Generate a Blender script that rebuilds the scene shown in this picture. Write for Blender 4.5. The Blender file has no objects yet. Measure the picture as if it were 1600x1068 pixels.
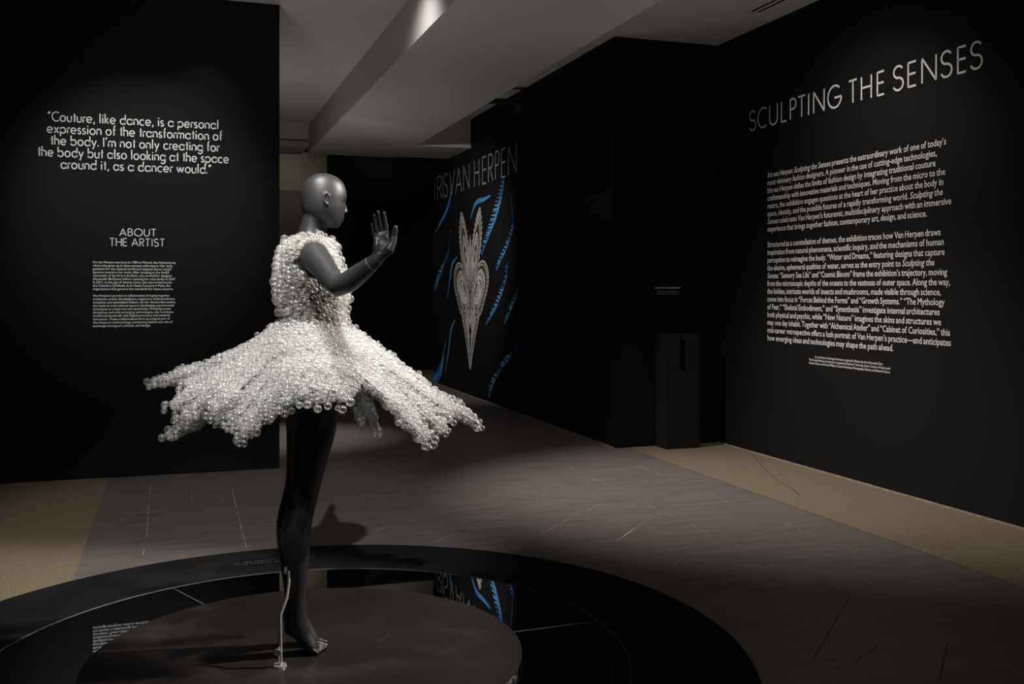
import bpy, bmesh, math, random
import numpy as np
from mathutils import Vector, Matrix

random.seed(7)
rng = np.random.default_rng(11)
PI = math.pi
SC = bpy.context.scene
COL = SC.collection

# ------------------------------------------------------------------ camera, world, lights, exposure
cam_d = bpy.data.cameras.new('camera')
cam = bpy.data.objects.new('camera', cam_d)
COL.objects.link(cam)
cam.location = (0, 0, 1.45)
cam.rotation_euler = (PI / 2, 0, -math.radians(18.61))
cam_d.sensor_width = 36
cam_d.lens = 35.01
cam_d.shift_y = -(534 - 451) / 1600.0
cam_d.clip_start = 0.05
SC.camera = cam

w = bpy.data.worlds.new('gallery_dark')
SC.world = w
w.use_nodes = True
w.node_tree.nodes['Background'].inputs[0].default_value = (0.9, 0.85, 0.8, 1)
w.node_tree.nodes['Background'].inputs[1].default_value = 0.0

SC.view_settings.view_transform = 'Standard'
SC.view_settings.look = 'None'
SC.view_settings.gamma = 1
SC.view_settings.use_curve_mapping = False
SC.view_settings.exposure = 0.0
SC.cycles.max_bounces = 10
SC.cycles.diffuse_bounces = 6
SC.cycles.glossy_bounces = 4
SC.cycles.transmission_bounces = 4
SC.cycles.transparent_max_bounces = 40
SC.cycles.sample_clamp_indirect = 3.0
SC.cycles.sample_clamp_direct = 30.0
SC.cycles.caustics_reflective = False
SC.cycles.caustics_refractive = False

WARM = (1.0, 0.94, 0.88)
NEUT = (1.0, 0.98, 0.96)


def spot(name, loc, aim, power, angle, blend=0.5, radius=0.03, col=WARM):
    d = bpy.data.lights.new(name, 'SPOT')
    d.energy = power
    d.spot_size = math.radians(angle)
    d.spot_blend = blend
    d.shadow_soft_size = radius
    d.color = col
    o = bpy.data.objects.new(name, d)
    COL.objects.link(o)
    o.location = loc
    o.rotation_euler = (Vector(aim) - Vector(loc)).to_track_quat('-Z', 'Y').to_euler()
    return o


def point(name, loc, power, radius=0.1, col=WARM):
    d = bpy.data.lights.new(name, 'POINT')
    d.energy = power
    d.shadow_soft_size = radius
    d.color = col
    o = bpy.data.objects.new(name, d)
    COL.objects.link(o)
    o.location = loc
    return o


# track spots over the figure
spot('key_spot_light', (0.20, 2.00, 3.64), (0.27, 5.0, 0.80), 400, 38, 0.6, 0.02, NEUT)
spot('top_spot_light', (0.20, 3.15, 3.68), (0.47, 3.98, 1.15), 340, 25, 0.5, 0.03, NEUT)
spot('side_spot_light', (3.65, 3.60, 3.32), (0.45, 3.98, 0.90), 900, 44, 0.5, 0.02, WARM)
# wall washers, plus added fills for the notice and the passage
spot('quote_spot_light', (-0.25, 5.7, 3.70), (-0.27, 8.23, 2.05), 190, 44, 0.8, 0.03, NEUT)
spot('quote_wash_light', (0.34, 7.72, 3.72), (0.0, 8.23, 1.9), 10, 66, 0.7, 0.02, NEUT)
spot('corner_spot_light', (0.85, 7.05, 3.68), (3.75, 6.35, 0.25), 640, 60, 1.0, 0.04, WARM)
spot('title_spot_light', (3.35, 5.9, 3.70), (4.84, 6.2, 1.6), 92, 92, 1.0, 0.04, WARM)
spot('beam_spot_light', (1.22, 7.0, 3.60), (1.745, 7.15, 3.10), 24, 110, 1.0, 0.03, NEUT)
spot('mural_spot_light', (0.95, 10.2, 3.20), (3.775, 13.1, 1.6), 320, 60, 0.9, 0.04, NEUT)
spot('far_wall_spot_light', (1.75, 16.0, 3.60), (1.55, 17.4, 3.0), 12, 110, 1.0, 0.05, WARM)
spot('notice_fill_light', (3.7, 6.6, 3.70), (4.33, 8.29, 1.5), 12, 30, 0.8, 0.03, NEUT)  # added fill that lifts the booklet notice
spot('passage_fill_light', (3.3, 16.2, 3.4), (3.5, 17.4, 4.1), 7, 110, 1.0, 0.05, WARM)  # added fill for the pale block high on the back wall
spot('far_floor_spot_light', (1.10, 10.2, 3.70), (1.05, 9.9, 0.0), 250, 38, 1.0, 0.05, WARM)
# added upward fill lights that brighten the ceiling, no fixtures behind them
for q, pw_ in (((0.2, 6.6, 1.1), 44), ((2.4, 2.6, 1.1), 54), ((0.9, 10.8, 0.8), 58), ((3.9, 6.0, 1.9), 9)):
    spot('ceiling_fill_light', q, (q[0], q[1] + .01, 3.7), pw_, 165, 1.0, 0.2, NEUT)

# ------------------------------------------------------------------ measured tables (metres)
JOINTS = [[[3.0238,7.6244],[3.0179,6.4798]],[[3.0263,6.646],[2.997,5.8492],[2.9924,5.2373],[3.0139,4.9264]],[[3.606,7.919],[3.5684,6.3451],[3.5597,5.8577]],[[3.5681,5.2923],[3.54,4.9163]],[[3.5583,5.2908],[3.5636,4.5941]],[[3.553,4.2171],[3.5492,3.4488]],[[2.0558,6.7354],[2.7053,6.1671]],[[1.6506,6.5223],[1.7681,6.3966]],[[1.786,5.2835],[2.3324,5.8147],[2.7053,6.1671]],[[2.3581,5.1991],[2.6291,5.4785]],[[2.3673,5.1988],[2.6832,5.5263],[2.9658,5.7882]],[[2.3516,5.8758],[2.6822,5.5234]],[[2.0611,5.5479],[2.3552,5.1928]],[[1.4019,5.5396],[2.0538,6.1392]],[[2.3571,6.4684],[2.5852,6.701]],[[2.5639,5.6305],[2.9327,5.3178]],[[2.3553,4.5623],[2.6896,4.8946]],[[2.1557,4.7342],[2.3592,4.5698],[2.6443,4.3222]],[[2.4885,5.0853],[2.6154,4.9542]],[[2.355,3.3114],[3.0047,3.9375]],[[3.0096,4.1887],[3.0133,3.9488]],[[2.1852,3.4683],[2.355,3.3114]],[[3.2438,4.1413],[3.2103,3.7985],[3.3234,3.4877]],[[2.9955,3.3],[2.6721,2.9837]],[[2.7085,3.3648],[2.4995,3.2434]],[[3.0112,4.5743],[3.0096,4.1887]],[[2.6006,4.1894],[3.0112,4.5743]],[[3.0118,3.0709],[3.0222,2.9367]],[[2.355,3.3114],[2.6157,3.029]],[[1.0668,7.6275],[1.6954,7.6005]],[[0.9731,7.0928],[1.1124,7.085],[1.2599,6.8811]],[[1.0572,6.4236],[1.4469,6.0568]],[[0.9063,5.977],[1.0502,5.8053],[1.2389,5.6104]],[[1.0488,5.8328],[1.3449,6.1216]],[[1.3592,5.5063],[1.5022,5.6397]],[[1.6077,7.0998],[1.8882,7.0889]],[[-0.3277,7.5813],[0.3634,7.6216]],[[-0.1854,7.8634],[-0.167,6.2406],[-0.1734,5.791]],[[-0.171,6.242],[0.3704,6.0596]],[[0.378,7.5051],[0.3733,6.4625],[0.37,5.7348]],[[0.3721,6.4424],[0.572,6.2749]],[[0.3741,5.799],[0.4663,5.7186]],[[0.0994,7.4905],[0.0973,6.9923]]]
CARPET_SEAM = [[4.836,7.7232],[4.502,6.982],[4.2861,6.438],[4.2159,6.1563],[4.1304,5.9573]]
CARPET_SEAM2 = [[-0.9998,6.6127],[-0.7856,6.5854],[-0.5222,6.5847]]
TITLE = [('S',7.744,7.627),('C',7.607,7.458),('U',7.425,7.294),('L',7.248,7.158),('P',7.12,7.025),('T',7.009,6.899),('I',6.859,6.859),('N',6.8,6.648),('G',6.615,6.438),('T',6.357,6.25),('H',6.212,6.086),('E',6.034,5.947),('S',5.863,5.747),('E',5.712,5.619),('N',5.575,5.427),('S',5.397,5.284),('E',5.246,5.159),('S',5.135,5.024)]
NAME = [('I',14.94,14.94),('R',14.783,14.494),('I',14.442,14.442),('S',14.39,14.165),('V',14.079,13.788),('A',13.733,13.402),('N',13.325,13.018),('H',12.794,12.555),('E',12.424,12.24),('R',12.158,11.95),('P',11.867,11.693),('E',11.622,11.445),('N',11.353,11.036)]
BIO_R = [-0.005,-0.03,-0.042,-0.055,-0.034,-0.007,-0.034,-0.046,-0.025,-0.05,-0.011,-0.006,-0.02,-0.044,-0.024,-0.05,-0.05,-0.03,-0.192]
BIO_L = -0.607
IN_R = [5.343,5.428,5.44,5.351,5.369,5.375,5.296,5.522,5.394,5.364,5.356,5.454,5.334,5.307,5.391,5.357,5.402,5.388,5.307,5.3,5.856]
IN_L = 7.452
STRANDS = [('smooth',0.039,[[13.9599,2.9745],[14.0159,2.7788],[14.2441,2.5942],[14.539,2.4646],[14.9238,2.305]]),('smooth',0.033,[[12.0563,2.6324],[12.3398,2.6086],[12.6531,2.602],[12.8481,2.5082],[12.9507,2.3967]]),('barb',0.105,[[11.5429,2.8093],[11.5875,2.7216],[11.7434,2.5189],[11.9608,2.2991],[12.1748,2.1358],[12.4238,1.9353]]),('bead',0.036,[[11.2724,2.6154],[11.2159,2.4457],[11.1785,2.2638]]),('barb',0.066,[[11.1785,2.2489],[11.2393,2.133],[11.4547,1.9467],[11.7028,1.7855],[11.8048,1.702]]),('bead',0.033,[[13.9599,2.318],[14.0441,2.2128],[14.0865,2.0494]]),('barb',0.075,[[14.1007,2.0499],[14.208,1.9244],[14.4642,1.7909],[14.7677,1.6151],[14.9633,1.4616]]),('barb',0.099,[[14.4642,1.725],[14.7291,1.5955],[14.9396,1.4228]]),('smooth',0.033,[[13.65,1.9041],[13.8997,1.807],[14.0092,1.637],[14.1954,1.3093]]),('barb',0.066,[[11.4137,1.7644],[11.4391,1.6055],[11.5937,1.446],[11.8327,1.2485],[12.2227,1.0224]]),('barb',0.051,[[10.9497,1.4999],[11.1166,1.3373],[11.4646,1.0624]]),('smooth',0.036,[[13.756,1.0115],[13.9725,0.8522],[14.1204,0.5373],[14.3093,0.2034]]),('smooth',0.021,[[14.2332,0.7252],[14.4249,0.4798],[14.5816,0.2513]]),('smooth',0.09,[[14.3939,0.5211],[14.5029,0.2968],[14.7255,0.14],[15.0211,0.0443],[15.156,0.012]]),('barb',0.111,[[11.0685,0.8189],[11.1652,0.7125],[11.5676,0.5275]]),('barb',0.069,[[11.5676,0.5275],[11.887,0.3394],[12.0527,0.1917],[12.1202,0.0761]])]
MAN_C = [0.4637,3.9852]
MAN_E1 = [0.9933,-0.1156]
TORSO = [(1.6591,-0.0197,0.0843,0.0,0.06),(1.6438,-0.0369,0.0967,0.0,0.105),(1.6236,-0.0517,0.1092,0.0,0.15),(1.5983,-0.0615,0.1217,0.0,0.172),(1.553,-0.0713,0.1342,0.0,0.17),(1.5027,-0.0786,0.1492,0.0,0.158),(1.44,-0.0762,0.1618,0.0,0.146),(1.3771,-0.0664,0.1618,0.0,0.13),(1.3142,-0.0566,0.1592,0.0,0.12),(1.2514,-0.0639,0.1743,0.0,0.135),(1.1762,-0.0762,0.1869,0.0,0.16),(1.1008,-0.0786,0.1819,0.0,0.172),(1.0454,-0.0713,0.1668,0.0,0.172),(1.02,-0.059,0.1542,0.0,0.168)]
NECK = [(1.7554,0.0148,0.0818,0.0,0.046),(1.7301,0.0074,0.0818,0.0,0.047),(1.7048,-0.0,0.0805,0.0,0.048),(1.6794,-0.0086,0.0818,0.0,0.052),(1.6541,-0.0173,0.0868,0.0,0.06),(1.6289,-0.0246,0.0942,0.0,0.075),(1.5911,-0.0246,0.0992,0.0,0.08)]
HEAD = [(1.908,0.0805,0.0942,0.0,0.006),(1.9059,0.0669,0.1067,0.0,0.018),(1.9034,0.0569,0.1167,0.0,0.027),(1.9001,0.0482,0.1267,0.0,0.036),(1.8948,0.0383,0.1392,0.0,0.046),(1.8883,0.0297,0.1492,0.0,0.0535),(1.8806,0.0222,0.1575,0.0,0.06),(1.8716,0.0148,0.1655,0.0,0.0645),(1.8613,0.0086,0.1718,0.0,0.068),(1.836,0.0025,0.1788,0.0,0.0735),(1.8132,0.0007,0.1793,0.0,0.0755),(1.7931,0.0015,0.1743,0.0,0.0755),(1.7729,0.0037,0.1731,0.0,0.0745),(1.7503,0.0074,0.1698,0.0,0.0695),(1.7353,0.0198,0.1673,0.0,0.063),(1.718,0.0445,0.1605,0.0,0.054),(1.7032,0.0743,0.1517,0.0,0.041),(1.6934,0.0942,0.1392,0.0,0.026)]
HEAD_AXIS = 0.0743
LEG = [(1.119,-0.0604,0.1737,-0.07,0.088),(1.057,-0.0508,0.1639,-0.07,0.088),(0.9827,-0.0435,0.1491,-0.07,0.082),(0.8761,-0.0363,0.1294,-0.07,0.073),(0.7945,-0.0363,0.1061,-0.07,0.066),(0.6908,-0.0399,0.0779,-0.07,0.058),(0.6246,-0.0532,0.062,-0.07,0.054),(0.5758,-0.0664,0.0498,-0.07,0.052),(0.5145,-0.0749,0.0389,-0.07,0.053),(0.4526,-0.0724,0.034,-0.07,0.051),(0.3705,-0.0604,0.0291,-0.07,0.042),(0.286,-0.0532,0.0206,-0.07,0.033),(0.229,-0.0508,0.0194,-0.07,0.031),(0.1922,-0.0544,0.0218,-0.07,0.033),(0.1679,-0.0604,0.0255,-0.07,0.034),(0.1435,-0.064,0.034,-0.07,0.034),(0.1259,-0.0604,0.0413,-0.07,0.033),(0.1095,-0.0387,0.0486,-0.07,0.034),(0.0904,-0.0145,0.0584,-0.07,0.037),(0.0745,-0.0,0.0657,-0.07,0.04),(0.0589,0.0097,0.0706,-0.07,0.042),(0.046,0.017,0.0755,-0.07,0.042),(0.0353,0.0267,0.073,-0.07,0.04)]
LEG_FAR = [(1.119,-0.0804,0.1537,0.025,0.088),(1.057,-0.0708,0.1439,0.025,0.088),(0.9827,-0.0635,0.1291,0.025,0.082),(0.8761,-0.0563,0.1094,0.025,0.073),(0.7945,-0.0563,0.0861,0.025,0.066),(0.6908,-0.0599,0.0579,0.025,0.058),(0.6246,-0.0732,0.042,0.025,0.054),(0.5758,-0.0864,0.0298,0.025,0.052),(0.5145,-0.0949,0.0189,0.025,0.053),(0.4526,-0.0924,0.014,0.025,0.051),(0.3705,-0.0804,0.0091,0.025,0.042),(0.286,-0.0688,0.005,0.025,0.033),(0.229,-0.0618,0.0084,0.025,0.031),(0.1922,-0.0624,0.0138,0.025,0.033),(0.1679,-0.0664,0.0195,0.025,0.034),(0.1435,-0.068,0.03,0.025,0.034),(0.1259,-0.063,0.0387,0.025,0.033),(0.1095,-0.0401,0.0472,0.025,0.034),(0.0904,-0.0145,0.0584,0.025,0.037),(0.0745,0.0,0.0657,0.025,0.04),(0.0589,0.0097,0.0706,0.025,0.042),(0.046,0.017,0.0755,0.025,0.042),(0.0353,0.0267,0.073,0.025,0.04)]
TOES = [[0.0657,-0.07,0.0547],[0.1048,-0.07,0.0344]]
ARM = [[0.0241,-0.1,1.5756],[0.0498,-0.165,1.5737],[0.0858,-0.26,1.5235],[0.1135,-0.345,1.4802],[0.1298,-0.4,1.4592],[0.1671,-0.425,1.4751],[0.2037,-0.455,1.5043],[0.2354,-0.485,1.531],[0.2589,-0.5,1.5509],[0.27,-0.5,1.5689]]
ARM_R = [0.052,0.056,0.046,0.041,0.0385,0.0395,0.036,0.029,0.0245,0.024]
ARM_FAR = [[0.0253,0.1,1.582],[0.0464,0.165,1.579],[0.0634,0.27,1.5283],[0.0783,0.36,1.4859],[0.0817,0.4,1.4751],[0.0858,0.47,1.4811],[0.09,0.54,1.4902],[0.094,0.6,1.4937],[0.0948,0.64,1.4941]]
PALM = [([0.2455,-0.5,1.5486],[0.2856,-0.5,1.5488],0.021),([0.2522,-0.5,1.5666],[0.2991,-0.5,1.5669],0.021),([0.2515,-0.503,1.5844],[0.3055,-0.503,1.5848],0.019),([0.2509,-0.503,1.6023],[0.3078,-0.503,1.6028],0.016),([0.2522,-0.5,1.6204],[0.3035,-0.5,1.6209],0.0135),([0.2589,-0.5,1.6384],[0.3002,-0.5,1.6388],0.012),([0.27,-0.5,1.6486],[0.2979,-0.5,1.6489],0.01)]
THENAR = [[0.2869,-0.512,1.5709],[0.302,-0.518,1.5865],[0.3133,-0.516,1.6068],[0.3202,-0.514,1.6361],[0.3227,-0.518,1.6538],[0.3228,-0.522,1.6648]]
FINGERS = [[[0.2562,-0.5,1.6092],[0.2503,-0.504,1.6358],[0.2457,-0.51,1.6556],[0.2425,-0.518,1.674]],[[0.2667,-0.5,1.6272],[0.2603,-0.504,1.6606],[0.255,-0.51,1.687],[0.2509,-0.518,1.7065]],[[0.2821,-0.5,1.6364],[0.2753,-0.506,1.6696],[0.2683,-0.513,1.6982],[0.2624,-0.521,1.7187]],[[0.2964,-0.5,1.6388],[0.2927,-0.504,1.67],[0.288,-0.509,1.6965],[0.283,-0.516,1.716]]]
WRIST_SEAM = [[0.2246,-0.48,1.5333],[0.2693,-0.48,1.5132],[0.2462,-0.49,1.5399]]
ROD = [[-0.0432,-0.1,0.3655],[-0.0445,-0.115,0.3257],[-0.0523,-0.135,0.2761],[-0.0763,-0.165,0.2241],[-0.0745,-0.187,0.1113],[-0.074,-0.19,0.0525]]
ROD_BASE = [-0.0772,-0.19,0.0503]
ROD_KNOB = [-0.0852,-0.2,0.0952]
ROD_SIDE = [[-0.0806,-0.195,0.1098],[-0.0806,-0.195,0.0572]]
ROD_SCREW = [-0.0572,-0.125,0.3781]
FACE = {'bridge':[0.1708,0.0,1.7987],'nmid':[0.1748,0.0,1.7809],'ntip':[0.1809,0.0,1.7602],'nbase':[0.1705,0.0,1.7554],'lipu':[0.1658,0.0,1.736],'lipl':[0.1628,0.0,1.7232],'chin':[0.1442,0.0,1.7067],'brow':[0.1708,0.0,1.8127],'eye':[0.168,0.0,1.7923],'ear':[0.083,0.0,1.7996]}
LOBES = [(0.09,0.04,0.036,0.026,[[-0.0371,0.02,1.3007],[-0.1929,0.05,1.2098],[-0.3573,0.07,1.1377],[-0.5657,0.09,1.0795]]),(0.09,0.046,0.036,0.028,[[-0.0486,-0.05,1.2835],[-0.2093,-0.1,1.1558],[-0.3467,-0.13,1.0741],[-0.4675,-0.15,1.0123]]),(0.085,0.036,0.036,0.024,[[-0.0496,0.03,1.2498],[-0.2362,0.08,1.0663],[-0.3934,0.12,0.9384],[-0.5171,0.14,0.8629]]),(0.085,0.05,0.036,0.028,[[-0.0492,0.0,1.2915],[-0.1896,-0.02,1.1891],[-0.3249,-0.03,1.113],[-0.4307,-0.03,1.0709]]),(0.085,0.05,0.036,0.028,[[-0.0492,0.0,1.2714],[-0.2002,0.0,1.1081],[-0.3393,0.0,1.0066],[-0.4457,0.0,0.95]]),(0.075,0.045,0.034,0.026,[[-0.0336,-0.1,1.2806],[-0.1339,-0.23,1.1456],[-0.207,-0.31,1.0337],[-0.2456,-0.33,0.973]]),(0.07,0.034,0.032,0.02,[[-0.063,0.1,1.2207],[-0.2,0.2,1.0463],[-0.3374,0.28,0.9007]]),(0.075,0.042,0.036,0.028,[[-0.0359,-0.11,1.2615],[-0.1149,-0.25,1.1234],[-0.1744,-0.34,1.0181],[-0.1998,-0.4,0.9271]]),(0.07,0.04,0.034,0.026,[[-0.0192,-0.11,1.276],[-0.0686,-0.28,1.1485],[-0.1201,-0.37,0.9975]]),(0.085,0.055,0.036,0.028,[[-0.0434,-0.08,1.2848],[-0.1584,-0.19,1.1713],[-0.2496,-0.27,1.0766],[-0.3051,-0.3,1.0074]]),(0.085,0.05,0.036,0.026,[[-0.0485,-0.06,1.2889],[-0.1773,-0.13,1.172],[-0.2899,-0.18,1.092],[-0.4123,-0.2,0.9793]]),(0.075,0.05,0.036,0.026,[[-0.0,-0.12,1.2812],[-0.0319,-0.3,1.1611],[-0.0534,-0.38,1.038]]),(0.075,0.05,0.036,0.026,[[0.0287,-0.13,1.2813],[0.0182,-0.31,1.1727],[0.0089,-0.4,1.0615]]),(0.075,0.05,0.036,0.026,[[0.0623,-0.13,1.281],[0.0732,-0.31,1.1719],[0.0759,-0.4,1.0463]]),(0.075,0.05,0.036,0.026,[[0.0962,-0.12,1.2803],[0.1288,-0.3,1.1585],[0.1442,-0.38,1.047]]),(0.07,0.035,0.034,0.024,[[0.1159,-0.11,1.2698],[0.1621,-0.28,1.1493],[0.1803,-0.34,1.0744]]),(0.08,0.04,0.036,0.024,[[0.126,-0.1,1.2791],[0.2357,-0.23,1.1344],[0.3741,-0.29,0.9983]]),(0.075,0.03,0.032,0.024,[[0.1616,0.06,1.2925],[0.3388,0.09,1.164],[0.5099,0.11,1.0325],[0.673,0.12,0.9367]]),(0.085,0.028,0.034,0.02,[[0.1542,0.0,1.2847],[0.3348,-0.02,1.1409],[0.5158,-0.01,1.0028],[0.6588,0.0,0.9306],[0.7135,0.01,0.8859]]),(0.085,0.05,0.036,0.026,[[0.1364,-0.08,1.2782],[0.2727,-0.18,1.1052],[0.3877,-0.25,0.9739],[0.4665,-0.28,0.884]]),(0.08,0.032,0.034,0.024,[[0.1474,-0.05,1.2768],[0.3381,-0.1,1.0918],[0.4664,-0.12,0.9657],[0.5509,-0.13,0.8944]]),(0.08,0.035,0.034,0.024,[[0.1485,-0.02,1.2805],[0.3222,-0.05,1.1231],[0.4608,-0.06,0.9993],[0.5918,-0.06,0.9296]]),(0.024,0.016,0.018,0.012,[[0.2135,-0.2,1.0887],[0.2589,-0.24,0.9808],[0.2892,-0.25,0.8899]]),(0.026,0.018,0.018,0.013,[[0.1695,-0.22,1.101],[0.2007,-0.26,1.023],[0.2231,-0.28,0.9439]]),(0.075,0.05,0.034,0.022,[[-0.0253,0.1,1.2873],[-0.155,0.22,1.1728],[-0.2844,0.33,1.0758]]),(0.075,0.05,0.034,0.022,[[0.0127,0.12,1.2862],[-0.0527,0.28,1.1674],[-0.1085,0.42,1.0702]]),(0.075,0.05,0.034,0.022,[[0.0637,0.12,1.2858],[0.0799,0.3,1.1642],[0.099,0.44,1.0704]]),(0.075,0.05,0.034,0.022,[[0.1071,0.11,1.2858],[0.2075,0.27,1.1644],[0.2972,0.4,1.0533]]),(0.075,0.045,0.034,0.022,[[0.1321,0.09,1.2864],[0.2784,0.2,1.1627],[0.4334,0.3,1.043]])]
PUFF = [(1.3244,-0.0786,0.1442,0.0,0.155),(1.312,-0.1031,0.1592,0.0,0.19),(1.2946,-0.125,0.1768,0.0,0.22),(1.2723,-0.1445,0.197,0.0,0.25),(1.2425,-0.1663,0.2146,0.0,0.28),(1.2128,-0.1905,0.2348,0.0,0.3)]
ARMHOLE = [[-0.0379,1.5445],[-0.0047,1.5762],[0.019,1.608],[0.0548,1.6302],[0.0835,1.6207],[0.1027,1.5916],[0.1195,1.5551],[0.1436,1.5161],[0.1605,1.4818],[0.1436,1.4476],[0.1003,1.4573],[0.062,1.4719],[0.0238,1.5011],[-0.0095,1.5252]]
PANEL = [[0.1822,-0.3,1.0845],[0.2126,-0.3,1.0697],[0.2752,-0.31,0.9748],[0.2776,-0.31,0.9227],[0.2407,-0.3,0.9697],[0.2079,-0.3,1.0178]]


# ------------------------------------------------------------------ materials
def mat(name, col, rough=0.5, metal=0.0, spec=0.5, noise=None, bump=None, coat=0.0):
    m = bpy.data.materials.new(name)
    m.use_nodes = True
    nt = m.node_tree
    b = nt.nodes['Principled BSDF']
    b.inputs['Base Color'].default_value = (*col, 1)
    b.inputs['Roughness'].default_value = rough
    b.inputs['Metallic'].default_value = metal
    b.inputs['Specular IOR Level'].default_value = spec
    b.inputs['Coat Weight'].default_value = coat
    if noise or bump:
        tc = nt.nodes.new('ShaderNodeTexCoord')
        mp_ = nt.nodes.new('ShaderNodeMapping')
        nt.links.new(tc.outputs['Object'], mp_.inputs[0])
    if noise:
        sc, amt, stretch = noise
        mp_.inputs['Scale'].default_value = stretch
        n = nt.nodes.new('ShaderNodeTexNoise')
        n.inputs['Scale'].default_value = sc
        n.inputs['Detail'].default_value = 6
        nt.links.new(mp_.outputs[0], n.inputs['Vector'])
        r = nt.nodes.new('ShaderNodeValToRGB')
        r.color_ramp.elements[0].position = 0.3
        r.color_ramp.elements[1].position = 0.7
        r.color_ramp.elements[0].color = (*[c * (1 - amt) for c in col], 1)
        r.color_ramp.elements[1].color = (*[c * (1 + amt) for c in col], 1)
        nt.links.new(n.outputs['Fac'], r.inputs[0])
        nt.links.new(r.outputs[0], b.inputs['Base Color'])
    if bump:
        sc, st = bump
        n2 = nt.nodes.new('ShaderNodeTexNoise')
        n2.inputs['Scale'].default_value = sc
        n2.inputs['Detail'].default_value = 4
        nt.links.new(mp_.outputs[0], n2.inputs['Vector'])
        bp = nt.nodes.new('ShaderNodeBump')
        bp.inputs['Strength'].default_value = st
        bp.inputs['Distance'].default_value = 0.01
        nt.links.new(n2.outputs['Fac'], bp.inputs['Height'])
        nt.links.new(bp.outputs[0], b.inputs['Normal'])
    return m


M = {}
M['black_wall'] = mat('black_wall_paint', (0.0048, 0.0048, 0.0051), 0.75, spec=0.25, noise=(1.3, 0.12, (1, 1, 1)), bump=(90, 0.06))
M['ceiling'] = mat('ceiling_plaster', (0.52, 0.49, 0.46), 0.85, noise=(0.8, 0.04, (1, 1, 1)))
M['slate'] = mat('slate_floor', (0.190, 0.165, 0.153), 0.50, spec=0.35, noise=(2.4, 0.16, (0.8, 7.0, 1)), bump=(11, 0.12))
M['joint'] = mat('floor_joint', (0.34, 0.305, 0.27), 0.8, noise=(9, 0.75, (1, 1, 1)))
M['terrazzo'] = mat('tan_border_floor', (0.255, 0.205, 0.145), 0.62, spec=0.3, noise=(150, 0.38, (1, 1, 1)))
M['border_joint'] = mat('border_joint', (0.07, 0.055, 0.045), 0.8, noise=(20, 0.3, (1, 1, 1)))
M['edge'] = mat('base_glow_tone', (0.36, 0.29, 0.22), 0.6, noise=(30, 0.3, (1, 1, 1)))  # pale tone painted for the lit line at the wall bases
M['vinyl'] = mat('white_vinyl', (0.86, 0.85, 0.83), 0.6)
M['grey_vinyl'] = mat('grey_vinyl', (0.34, 0.33, 0.315), 0.6)
M['dim_vinyl'] = mat('dim_print', (0.16, 0.155, 0.15), 0.6)
M['silver_vinyl'] = mat('silver_print', (0.66, 0.60, 0.55), 0.6, noise=(6, 0.22, (1, 1, 1)))
M['silver_dark'] = mat('silver_print_dark', (0.055, 0.05, 0.046), 0.6, noise=(6, 0.25, (1, 1, 1)))
M['blue'] = mat('blue_print', (0.12, 0.39, 0.64), 0.6, noise=(5, 0.3, (1, 1, 1)))
M['blue_deep'] = mat('blue_print_deep', (0.05, 0.16, 0.38), 0.6, noise=(5, 0.3, (1, 1, 1)))
M['taupe_wall'] = mat('taupe_wall_paint', (0.15, 0.135, 0.105), 0.8, noise=(1.0, 0.1, (1, 1, 1)))
M['pale_wall'] = mat('pale_wall_paint', (0.30, 0.275, 0.21), 0.8, noise=(1.0, 0.1, (1, 1, 1)))
M['plinth'] = mat('black_plinth_laminate', (0.0165, 0.0165, 0.017), 0.5, spec=0.05, noise=(3.0, 0.3, (1, 1, 1)))
M['plinth_edge'] = mat('plinth_edge_trim', (0.30, 0.29, 0.27), 0.35, metal=0.6, noise=(10, 0.1, (1, 1, 1)))
M['mirror'] = mat('black_mirror', (0.86, 0.86, 0.88), 0.015, metal=1.0, noise=(2, 0.01, (1, 1, 1)))
M['disc'] = mat('dark_disc_top', (0.022, 0.0185, 0.0165), 0.36, spec=0.16, noise=(2.2, 0.22, (1, 1, 1)), bump=(5, 0.04))
M['disc_side'] = mat('disc_mirror_edge', (0.55, 0.55, 0.56), 0.05, metal=1.0, noise=(2, 0.02, (1, 1, 1)))
M['seam'] = mat('mirror_seam', (0.22, 0.21, 0.20), 0.5, noise=(10, 0.2, (1, 1, 1)))
M['body'] = mat('charcoal_mannequin', (0.023, 0.0225, 0.023), 0.47, spec=0.5, noise=(3, 0.06, (1, 1, 1)))
M['chrome'] = mat('chrome_steel', (0.80, 0.80, 0.79), 0.26, metal=0.7, noise=(8, 0.05, (1, 1, 1)))
M['stand'] = mat('black_stand_paint', (0.016, 0.016, 0.0165), 0.6, spec=0.3, noise=(4, 0.15, (1, 1, 1)))
M['dark_metal'] = mat('dark_metal', (0.03, 0.03, 0.03), 0.5, noise=(4, 0.15, (1, 1, 1)))
M['fitting'] = mat('beige_fitting', (0.42, 0.38, 0.34), 0.6, noise=(4, 0.1, (1, 1, 1)))
M['seam_light'] = mat('pale_wrist_seam', (0.20, 0.195, 0.19), 0.4, noise=(10, 0.1, (1, 1, 1)))


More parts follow.
